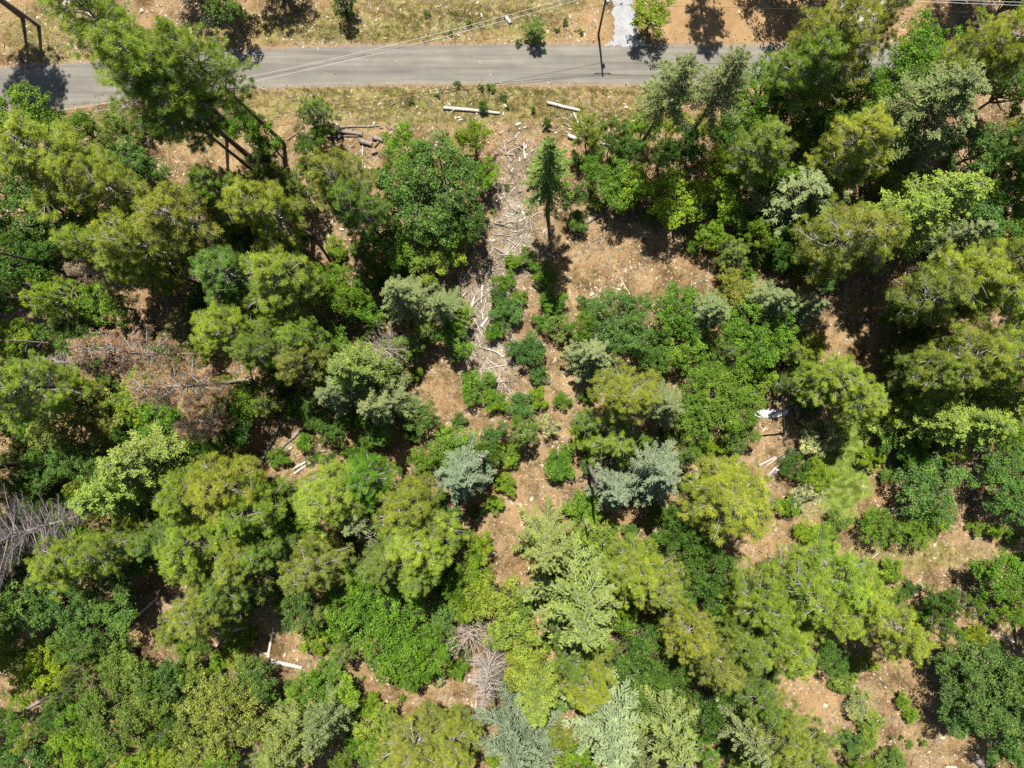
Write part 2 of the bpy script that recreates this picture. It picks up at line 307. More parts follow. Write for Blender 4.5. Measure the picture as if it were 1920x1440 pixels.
# ------------------------------------------------------------------ plant prototypes (mesh pairs: wood, foliage)
def trunk_pts(h, bend, n=7, r=None):
    ph = rng.uniform(0, 6.28); z = np.linspace(0, h, n)
    return np.stack([bend * np.sin(z / h * 2.6 + ph) - bend * math.sin(ph), bend * np.cos(z / h * 2.1 + ph) - bend * math.cos(ph), z], -1)
def make_pine(h=28., R=4.2, nb=95, zb=.36, dead=False, wide=False, fill=1.0, tuft=.47):
    T = Tubes(); Lf = Leaves(); tp = trunk_pts(h, .35)
    T.add(tp, np.interp(np.linspace(0, 1, 7), [0, .06, 1], [.36, .30, .03]), 8)
    asym = rng.uniform(0, 6.28)
    for i in range(nb):
        t_ = (i + rng.uniform(0, 1)) / nb; z = h * (zb + (.985 - zb) * t_)
        az = i * 2.39996 + rng.normal() * .5
        L = R * min(1, .5 + 1.6 * t_) * (1 - t_) ** .5 * rng.uniform(.5, 1.28) * (1 + .22 * math.cos(az - asym)) + .35
        el = math.radians((-14 if dead else -4) + 42 * t_ + rng.normal() * 9)
        dxy = np.array([math.cos(az), math.sin(az), 0]); lat = np.array([-math.sin(az), math.cos(az), 0])
        c0 = np.array([np.interp(z, tp[:, 2], tp[:, 0]), np.interp(z, tp[:, 2], tp[:, 1]), z])
        s = np.linspace(0, 1, 5)[:, None]
        bend = rng.normal() * .12 * L
        pts = c0 + dxy * (L * s) * math.cos(el) + np.array([0, 0, 1]) * (L * s * math.sin(el) + (.0 if dead else .14) * L * s ** 2) + lat * bend * s ** 2
        T.add(pts, np.linspace(.035 + L * .012, .012, 5), 4, cap=False, mi=1)
        nt = int((2.5 + L * 3.1) * (.8 if dead else 1) * fill)
        ss = rng.uniform(.38, 1.0, nt) ** .8; ss[0] = 1.0
        off = rng.uniform(-1, 1, nt) * (.16 + .42 * (1.05 - ss)) * L * .85
        ctr = np.stack([np.interp(ss, s[:, 0], pts[:, k]) for k in range(3)], -1) + lat * off[:, None] + dxy * (-abs(off)[:, None] * .1) + np.array([0, 0, 1]) * rng.normal(size=(nt, 1)) * .3 * (1 + .3 * L * .3)
        for q in range(nt):
            s0 = max(.1, ss[q] - .22); b0 = np.array([np.interp(s0, s[:, 0], pts[:, k]) for k in range(3)])
            T.add([b0, (b0 + ctr[q]) / 2 + [0, 0, -.05], ctr[q]], [.018, .014, .008], 3, cap=False, mi=1)
        for q in range(2):                                  # bare dead twigs poking out
            s0 = rng.uniform(.3, .9); b0 = np.array([np.interp(s0, s[:, 0], pts[:, k]) for k in range(3)]); e = b0 + dxy * rng.uniform(.2, .7) + lat * rng.normal() * .6 + [0, 0, rng.uniform(.1, .6)]
            T.add([b0, (b0 + e) / 2 + rng.normal(size=3) * .05, e], [.02, .016, .009], 3, cap=False, mi=1)
        tr = tuft * rng.uniform(.75, 1.2, nt)
        nn = 22 if dead else 66
        c = np.repeat(ctr, nn, 0); rr = np.repeat(tr, nn)
        d = rng.normal(size=c.shape); d = unit(d); 
        if dead: d[:, 2] -= .55
        else: d[:, 2] = d[:, 2] * .8 + .3; 
        d = unit(d + dxy * .35)
        base = c - d * 0.02 + rng.normal(size=c.shape) * (.05)
        tip = base + d * (rr * rng.uniform(.7, 1.1, len(rr)))[:, None]
        if dead: tip[:, 2] -= .06
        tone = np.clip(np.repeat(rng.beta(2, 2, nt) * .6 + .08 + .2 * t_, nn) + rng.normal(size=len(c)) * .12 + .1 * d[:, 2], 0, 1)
        Lf.needles(base, tip, .018 if dead else .0135, tone)
    return T, Lf
def make_fir(h=24., R=3.9, whorls=20, zb=.12, up=0., rounded=.8, dens=1.0, droop=.35, spread=.36, bare=False, fluff=.0):
    T = Tubes(); Lf = Leaves(); tp = trunk_pts(h, .15)
    T.add(tp, np.interp(np.linspace(0, 1, 7), [0, .06, 1], [.33, .27, .025]), 8)
    for w in range(whorls):
        t_ = (w + .5) / whorls; nbr = 5 + int(fluff * 2)
        for b in range(nbr):
            z = h * (zb + (.99 - zb) * t_) + rng.normal() * .2
            az = w * 1.1 + b * 6.283 / nbr + rng.normal() * .18
            L = (R * (1 - t_) ** rounded * rng.uniform(.6, 1.18) + .3)
            el = math.radians(-16 + 42 * t_ + up + rng.normal() * 5)
            dxy = np.array([math.cos(az), math.sin(az), 0.]); lat = np.array([-math.sin(az), math.cos(az), 0.]); Z = np.array([0, 0, 1.])
            c0 = np.array([np.interp(z, tp[:, 2], tp[:, 0]), np.interp(z, tp[:, 2], tp[:, 1]), z]); s = np.linspace(0, 1, 5)
            zc = L * s * math.sin(el) - droop * L * (s ** 2) * .5 + .22 * L * s ** 4 * .5
            pts = c0 + np.outer(L * s * math.cos(el), dxy) + np.outer(zc, Z) + np.outer(rng.normal() * .07 * L * s ** 2, lat)
            T.add(pts, np.linspace(.02 + L * .009, .01, 5) * (1.45 if bare else 1), 4, cap=False)
            nn = max(4, int(L / .19 * dens)); sn = np.linspace(.12 if not bare else .2, 1, nn)
            for sgn in (-1, 1):
                o = np.stack([np.interp(sn, s, pts[:, k]) for k in range(3)], -1)
                tl = np.minimum(.85, spread * L * (1.06 - sn) ** .8 * (.25 + sn) ** .3 + .12) * rng.uniform(.6, 1.15, nn)
                dd = unit(dxy * .75 + lat * sgn * .8 + rng.normal(size=(nn, 3)) * .13 * (1 + fluff * 2) - Z * .12 + Z * fluff * .3)
                if bare:
                    for q in range(0, nn):
                        if rng.random() < .75:
                            e = o[q] + dd[q] * tl[q] * 1.1 + np.array([0, 0, -.12 * rng.random()])
                            T.add([o[q], (o[q] + e) / 2 + rng.normal(size=3) * .05, e], [.016, .013, .008], 3, cap=False)
                    continue
                m = 7
                k = (np.arange(m) + .5) / m
                c = (o[:, None] + dd[:, None] * (tl[:, None, None] * k[None, :, None]) - Z * (.05 + .16 * (k ** 2)[None, :, None] * tl[:, None, None])).reshape(-1, 3)
                c += rng.normal(size=c.shape) * .03 * (1 + 2 * fluff)
                n = len(c); dr = unit(np.repeat(dd, m, 0) + rng.normal(size=(n, 3)) * .45)
                nrm_ = unit(Z + rng.normal(size=(n, 3)) * (.38 + .3 * fluff))
                tone = np.clip(.2 + .35 * np.repeat(sn, m) * rng.uniform(.6, 1.2) + .22 * np.tile(k, nn) + rng.normal(size=n) * .13, 0, 1)
                Lf.diamonds(c, dr, nrm_, rng.uniform(.18, .32, n), rng.uniform(.07, .12, n), tone)
    return T, Lf
def make_broad(R=4.7, h=8.5, lobes=15, leaf=.17, clusters=30, per=60, low=.25, sparse=0., flower=False, puff=.5, sep=.3):
    """broadleaf crown: a dome of leafy lobes at the ends of limbs"""
    T = Tubes(); Lf = Leaves(); tp = trunk_pts(h * .5, R * .05, 5)
    T.add(tp, np.linspace(R * .055, R * .035, 5), 8)
    cz = h * .62; cen = []
    tries = 0
    while len(cen) < lobes and tries < 4000:
        tries += 1
        a = rng.uniform(0, 6.283); rr = math.sqrt(rng.uniform(0, 1)) * .8; u = rng.uniform(0, 1)
        top = cz + (h - cz) * math.sqrt(max(0, 1 - rr * rr)) * .8; bot = cz - (cz - h * low) * math.sqrt(max(0, 1 - rr * rr)) * .7
        z = bot + (top - bot) * u ** .6
        ok = all((a_[0] - rr * math.cos(a) * R) ** 2 + (a_[1] - rr * math.sin(a) * R) ** 2 + ((a_[2] - z) * 1.2) ** 2 > (R * sep) ** 2 for a_ in cen)
        if ok: cen.append((rr * math.cos(a) * R, rr * math.sin(a) * R, z))
    for (x, y, z) in cen:
        lr = R * sep * rng.uniform(.8, 1.2); lc = np.array([x, y, z]); ftone = rng.uniform(-.13, .13)
        s0 = tp[min(4, rng.integers(2, 5))]; mid = (s0 + lc) / 2 + rng.normal(size=3) * R * .07 + np.array([0, 0, -.05 * R])
        T.add([s0, (s0 + mid) / 2 + rng.normal(size=3) * R * .02, mid, lc], np.array([.03, .022, .016, .008]) * R, 5, cap=False)
        nc = int(clusters * rng.uniform(.75, 1.2) * (1 - sparse))
        d = unit(rng.normal(size=(nc, 3))); d[:, 2] = np.where(d[:, 2] < -.2, -d[:, 2], d[:, 2]); d = unit(d)
        rad = lr * (.5 + .62 * rng.uniform(0, 1, nc) ** .6) * (1 + .2 * np.sin(d[:, 0] * 5 + x) * np.cos(d[:, 1] * 4 + y))
        cc = lc + d * rad[:, None] * np.array([1, 1, .8])
        for q in range(0, nc, 2):
            T.add([lc + (cc[q] - lc) * .15, (lc + cc[q]) / 2 + rng.normal(size=3) * lr * .06, cc[q]], np.array([.006, .005, .003]) * R, 3, cap=False)
        ps = rng.uniform(.6, 1.25, nc) * puff; cnt = np.maximum(8, (per * (ps / puff) ** 2).astype(int)); ow = np.repeat(np.arange(nc), cnt); n = len(ow)
        e = unit(rng.normal(size=(n, 3))); e[:, 2] = np.where(e[:, 2] < -.3, -e[:, 2], e[:, 2])
        c = cc[ow] + e * (ps[ow] * rng.uniform(.35, 1.05, n) ** .6)[:, None] * np.array([1, 1, .62])
        outw = d[ow]; nm = unit(e * .45 + outw * .15 + np.array([0, 0, .85]) + rng.normal(size=(n, 3)) * .38)
        dr = unit(rng.normal(size=(n, 3)) + e * .8)
        ct = rng.normal(size=nc) * .11
        if flower: ct = np.where(rng.random(nc) < .5, .4, -.3)
        tone = np.clip(.34 + ftone + ct[ow] + rng.normal(size=n) * .12 + .26 * e[:, 2], 0, 1)  # tone rises from the bottom to the top of each puff
        sz = leaf * rng.uniform(.7, 1.3, n)
        Lf.diamonds(c, dr, nm, sz, sz * .7, tone)
    return T, Lf
def make_bare(R=3., h=7., n=46):
    T = Tubes(); tp = trunk_pts(h * .8, .15, 6); T.add(tp, np.linspace(.13, .04, 6), 7)
    for i in range(n):
        t_ = rng.uniform(.15, 1); b = np.array([np.interp(t_ * h * .8, tp[:, 2], tp[:, k]) for k in range(3)])
        az = i * 2.4; L = R * rng.uniform(.5, 1.05); d = np.array([math.cos(az), math.sin(az), .25 + .5 * t_])
        pts = [b]; cur = b.copy()
        for k in range(4):
            cur = cur + d * L / 4 + rng.normal(size=3) * L * .035; pts.append(cur.copy())
        T.add(pts, np.linspace(.05, .012, 5), 4, cap=False)
        for q in range(9):
            j = rng.integers(1, 4); f = rng.random(); o = np.array(pts[j]) * (1 - f) + np.array(pts[j + 1]) * f
            dd = unit(d + rng.normal(size=3) * .55); e = o + dd * L * rng.uniform(.15, .4)
            T.add([o, (o + e) / 2 + rng.normal(size=3) * .04, e], [.022, .017, .01], 3, cap=False)
    return T, None

PROTO = {}
def reg(key, fn, n, mats, R0, H0, **kw):
    PROTO[key] = dict(fn=fn, n=n, mats=mats, R=R0, h=H0, kw=kw, built={})
reg('P', make_pine, 6, ('barkp', 'needle'), 4.2, 28., h=28., R=4.2)
reg('Pt', make_pine, 3, ('barkp', 'needle'), 4.2, 36., h=36., R=4.2, nb=92, zb=.50, fill=.95)
reg('Ps', make_pine, 3, ('barkp', 'needle'), 2.4, 10., h=10., R=2.4, nb=52, zb=.15, tuft=.34)
reg('F', make_fir, 3, ('twig', 'firleaf'), 3.9, 24., h=24., R=3.9)
reg('Fh', make_fir, 2, ('barkp', 'firleaf'), 3.9, 30., h=30., R=3.9, whorls=17, zb=.52, rounded=.55, fluff=.35, spread=.42)
reg('Fs', make_fir, 1, ('barkp', 'firleaf'), 3.0, 32., h=32., R=3., whorls=22, zb=.36, rounded=.75, spread=.36)
reg('D', make_fir, 3, ('twig', 'firleaf'), 3.7, 22., h=22., R=3.7, rounded=.6, whorls=22, up=.2, fluff=.7, droop=.2, spread=.5)
reg('Ob', make_broad, 3, ('bark', 'leaf'), 7.0, 12., R=7., h=12., lobes=42, clusters=17, per=36, leaf=.225, sep=.215, puff=.54)
reg('O', make_broad, 6, ('bark', 'leaf'), 4.3, 9., R=4.3, h=9., lobes=20, clusters=15, per=36, leaf=.2, sep=.27, puff=.46)
reg('S', make_broad, 5, ('bark', 'leaf'), 2.0, 2.7, R=2., h=2.7, lobes=14, clusters=20, per=34, leaf=.115, low=.1, sep=.28, puff=.24)
reg('Sf', make_broad, 2, ('bark', 'leaf'), 2.0, 2.7, R=2., h=2.7, lobes=14, clusters=20, per=34, leaf=.115, low=.1, sep=.28, puff=.24, flower=True)
reg('Ss', make_broad, 3, ('bark', 'leaf'), .6, .9, R=.6, h=.9, lobes=8, clusters=12, per=22, leaf=.07, low=.05, puff=.11)
reg('R', make_pine, 2, ('deadwood', 'deadleaf'), 3.4, 30., h=30., R=3.4, nb=85, zb=.38, dead=True, fill=.95)
reg('G', make_fir, 2, ('deadwood', None), 3.2, 15., h=15., R=3.2, whorls=22, zb=.12, bare=True, up=.1)
reg('B', make_bare, 2, ('deadwood', None), 3.0, 7.)
VAR_COUNT = {}
def proto(key, v):
    P = PROTO[key]
    if v not in P['built']:
        T, Lf = P['fn'](**P['kw'])
        nm = {'P': 'pine', 'Ps': 'young_pine', 'F': 'fir', 'D': 'cedar', 'R': 'dead_pine', 'G': 'bare_conifer', 'B': 'bare_tree'}.get(key, 'broadleaf')
        tm = T.mesh(nm + "_trunk", [M[P['mats'][0]], M['twig']]); lm = Lf.mesh(nm + "_crown", M[P['mats'][1]]) if (Lf and P['mats'][1]) else None
        P['built'][v] = (tm, lm)
    return P['built'][v]

COLR = {  # foliage albedo, and the word used for it
 'lime': ((.165, .255, .016), 'lime-green'), 'yel': ((.212, .240, .036), 'yellow'), 'oli': ((.165, .205, .040), 'olive'),
 'ygr': ((.178, .240, .034), 'yellow-green'), 'mid': ((.122, .190, .034), 'mid-green'), 'grn': ((.104, .200, .016), 'bright green'),
 'dk': ((.060, .125, .016), 'dark green'), 'teal': ((.082, .162, .034), 'bluish green'), 'gry': ((.138, .170, .062), 'grey-green'),
 'sage': ((.160, .190, .045), 'sage-green'), 'blu': ((.130, .165, .098), 'silvery blue'), 'pale': ((.188, .222, .112), 'pale silver-green'), 'crm': ((.28, .29, .14), 'cream-speckled'),
 'brn': ((.30, .195, .11), 'brown'), 'wht': ((1, 1, 1), 'grey')}
KIND = {'P': ('pine_tree', 'pine tree', 'tall', 'pine'), 'Pt': ('pine_tree', 'pine tree', 'lofty leaning', 'pine'), 'Ps': ('young_pine_tree', 'pine tree', 'young', 'pine'), 'F': ('fir_tree', 'fir tree', 'tall', 'fir'),
        'Fs': ('fir_tree', 'fir tree', 'slender', 'fir'), 'Fh': ('fir_tree', 'fir tree', 'high-crowned', 'fir'), 'D': ('cedar_tree', 'cedar tree', 'feathery', 'cedar'), 'Ob': ('oak_tree', 'oak tree', 'broad', 'oak'), 'O': ('oak_tree', 'oak tree', 'leafy', 'oak'),
        'S': ('shrub', 'shrub', 'round', 'shrub'), 'Sf': ('flowering_shrub', 'shrub', 'blossoming', 'shrub'), 'Ss': ('small_shrub', 'shrub', 'tiny', 'shrub'),
        'R': ('dead_pine_tree', 'dead tree', 'standing', 'dead pine'), 'G': ('bare_or_dead_tree', 'dead tree', 'leafless', 'dead conifer'), 'B': ('bare_or_dead_tree', 'dead tree', 'leafless', 'dead tree')}
GROUP = {'pine tree': 'pines of the woodland', 'fir tree': 'firs of the woodland', 'cedar tree': 'cedars of the woodland', 'oak tree': 'oaks of the woodland',
         'shrub': 'shrubs of the woodland floor', 'dead tree': 'dead trees standing in the woodland'}
LAND = [("the utility pole", 1125, 65), ("the brown cut log sections", 665, 250), ("the long white log", 885, 208),
        ("the white tarp", 1450, 775), ("the weathered lumber pile", 1455, 885), ("the pair of black tyres", 1095, 887), ("the lone half-buried tyre", 1107, 572),
        ("the star-shaped blue fir", 1228, 893), ("the silvery blue fir in mid-photo", 868, 885), ("the two brown dead pines", 290, 685),
        ("the fallen grey tree at the left edge", 70, 990), ("the bare snags near the bottom", 900, 1250), ("the slender dark fir", 1040, 320),
        ("the bright yellow pine", 1168, 745), ("the grey leafless thicket", 720, 650), ("the bright bush beside the drive", 1222, 30),
        ("the crossed fallen trunks", 520, 825), ("the white L-shaped logs", 525, 1230), ("the pale shrub row", 1605, 1310), ("the big pale fir", 1150, 1365),
        ("the thick grey log at lower right", 1830, 1425), ("the shaded road bend", 50, 165), ("the white pad", 1625, 15), ("the slanting white log", 447, 1178),
        ("the green lawn patch", 1590, 860), ("the debris strip", 950, 440), ("the two leaning roadside pines", 300, 150),
        ("the bottom left corner", 0, 1440), ("the bottom right corner", 1920, 1440), ("the top right corner", 1920, 0), ("the middle of the right edge", 1920, 640),
        ("the big domed oak", 720, 1150), ("the tall feathery conifer", 1078, 1120), ("the middle of the left edge", 0, 560)]
def direction(dx, dy):
    a = math.degrees(math.atan2(-dy, dx)) % 360
    return ["right of", "above and right of", "above", "above and left of", "left of", "below and left of", "below", "below and right of"][int((a + 22.5) // 45) % 8]
PLANTS = []
def plant(key, px, py, r, col, h=None, label=None, tilt=None, var=None, rot=None):
    """px,py: where the crown's middle shows in the photo; r: its half width there, in photo pixels"""
    P = PROTO[key]
    if h is None:
        h = {'P': 27, 'Pt': 35, 'Ps': 10, 'F': 23, 'Fh': 30, 'Fs': 32, 'D': 21, 'R': 29, 'G': 15, 'B': 7}.get(key)
        if h is None:
            rw = r / PXM; h = {'Ob': 6 + rw * .85, 'O': 3.8 + rw * 1.35, 'S': .5 + rw * 1.15, 'Sf': .5 + rw * 1.15, 'Ss': rw * 1.4}[key]
        h *= rng.uniform(.93, 1.08)
    r = r * {'P': 1.1, 'F': 1.16, 'D': 1.12, 'O': 1.1, 'Ob': 1.08}.get(key, 1.0)
    zc = h * {'P': .68, 'Ps': .55, 'F': .5, 'Fh': .75, 'Fs': .68, 'D': .52, 'R': .68, 'G': .5, 'B': .6}.get(key, .62)
    if key == 'Pt': zc = h * .76
    x, y = at(px, py, zc); rw = r / PXM * (H - zc) / H
    z = float(ground_z(x, y))
    if var is None:
        VAR_COUNT[key] = VAR_COUNT.get(key, -1) + 1; var = VAR_COUNT[key] % P['n']
    tm, lm = proto(key, var)
    name = KIND[key][0]
    e = bpy.data.objects.new(name, None); COL.objects.link(e); e.empty_display_size = .5
    e.location = (x, y, z - .06)
    tl = tilt or (rng.normal() * .02, rng.normal() * .02)
    e.rotation_euler = (tl[0], tl[1], rng.uniform(0, 6.283) if rot is None else rot)
    k = rw / P['R']; e.scale = (k * rng.uniform(.94, 1.08), k * rng.uniform(.94, 1.08), h / P['h'])
    o = link("trunk", tm, e)
    c, word = COLR[col]
    if lm:
        j = rng.normal(size=3) * (.035 if key in ('F', 'D', 'Fh') else .07); o2 = link("crown", lm, e)
        o2.color = (max(0, c[0] * (1 + j[0] + j[1])), max(0, c[1] * (1 + j[0])), max(0, c[2] * (1 + j[0] + j[2])), 1)
    PLANTS.append((e, key, px, py, r, word, label))
    return e
def label_plants():
    groups = {}
    for (e, key, px, py, r, word, label) in PLANTS:
        nm, cat, adj, noun = KIND[key]
        tag(e, label, cat, GROUP[cat])
        if label: continue
        if px < -5 or px > 1925 or py < -5 or py > 1445:
            side = "top" if py < 0 else "bottom" if py > 1440 else "left" if px < 0 else "right"
            lm, dx, dy = f"the {side} edge of the view", px, py
            key2 = (adj, word, noun, "beyond", lm); d = px if side in ("top", "bottom") else py
            groups.setdefault(key2, []).append((d, e)); continue
        best = min(LAND, key=lambda q: math.hypot(q[1] - px, q[2] - py))
        key2 = (adj, word, noun, direction(px - best[1], py - best[2]), best[0])
        groups.setdefault(key2, []).append((math.hypot(px - best[1], py - best[2]), e))
    ordn = ["nearest", "second nearest", "third nearest", "fourth nearest", "fifth nearest", "sixth nearest", "seventh nearest", "eighth nearest"]
    for (adj, word, noun, dr, lm), L_ in groups.items():
        L_.sort(key=lambda q: q[0])
        for i, (d, e) in enumerate(L_):
            s = f"{adj} {word} {noun} {dr} {lm}"
            if len(L_) > 1: s += f", {ordn[min(i, 7)]} to it" if dr != "beyond" else f", {['first','second','third','fourth','fifth','sixth','seventh','eighth','ninth','tenth','eleventh','twelfth'][min(i,11)]} along it"
            if len(s.split()) > 16: s = s.replace("tall ", "", 1).replace(adj + " ", "", 1)
            if len(s.split()) > 16: s = s.replace(" to it", "").replace("above and ", "upper ").replace("below and ", "lower ")
            e["label"] = s

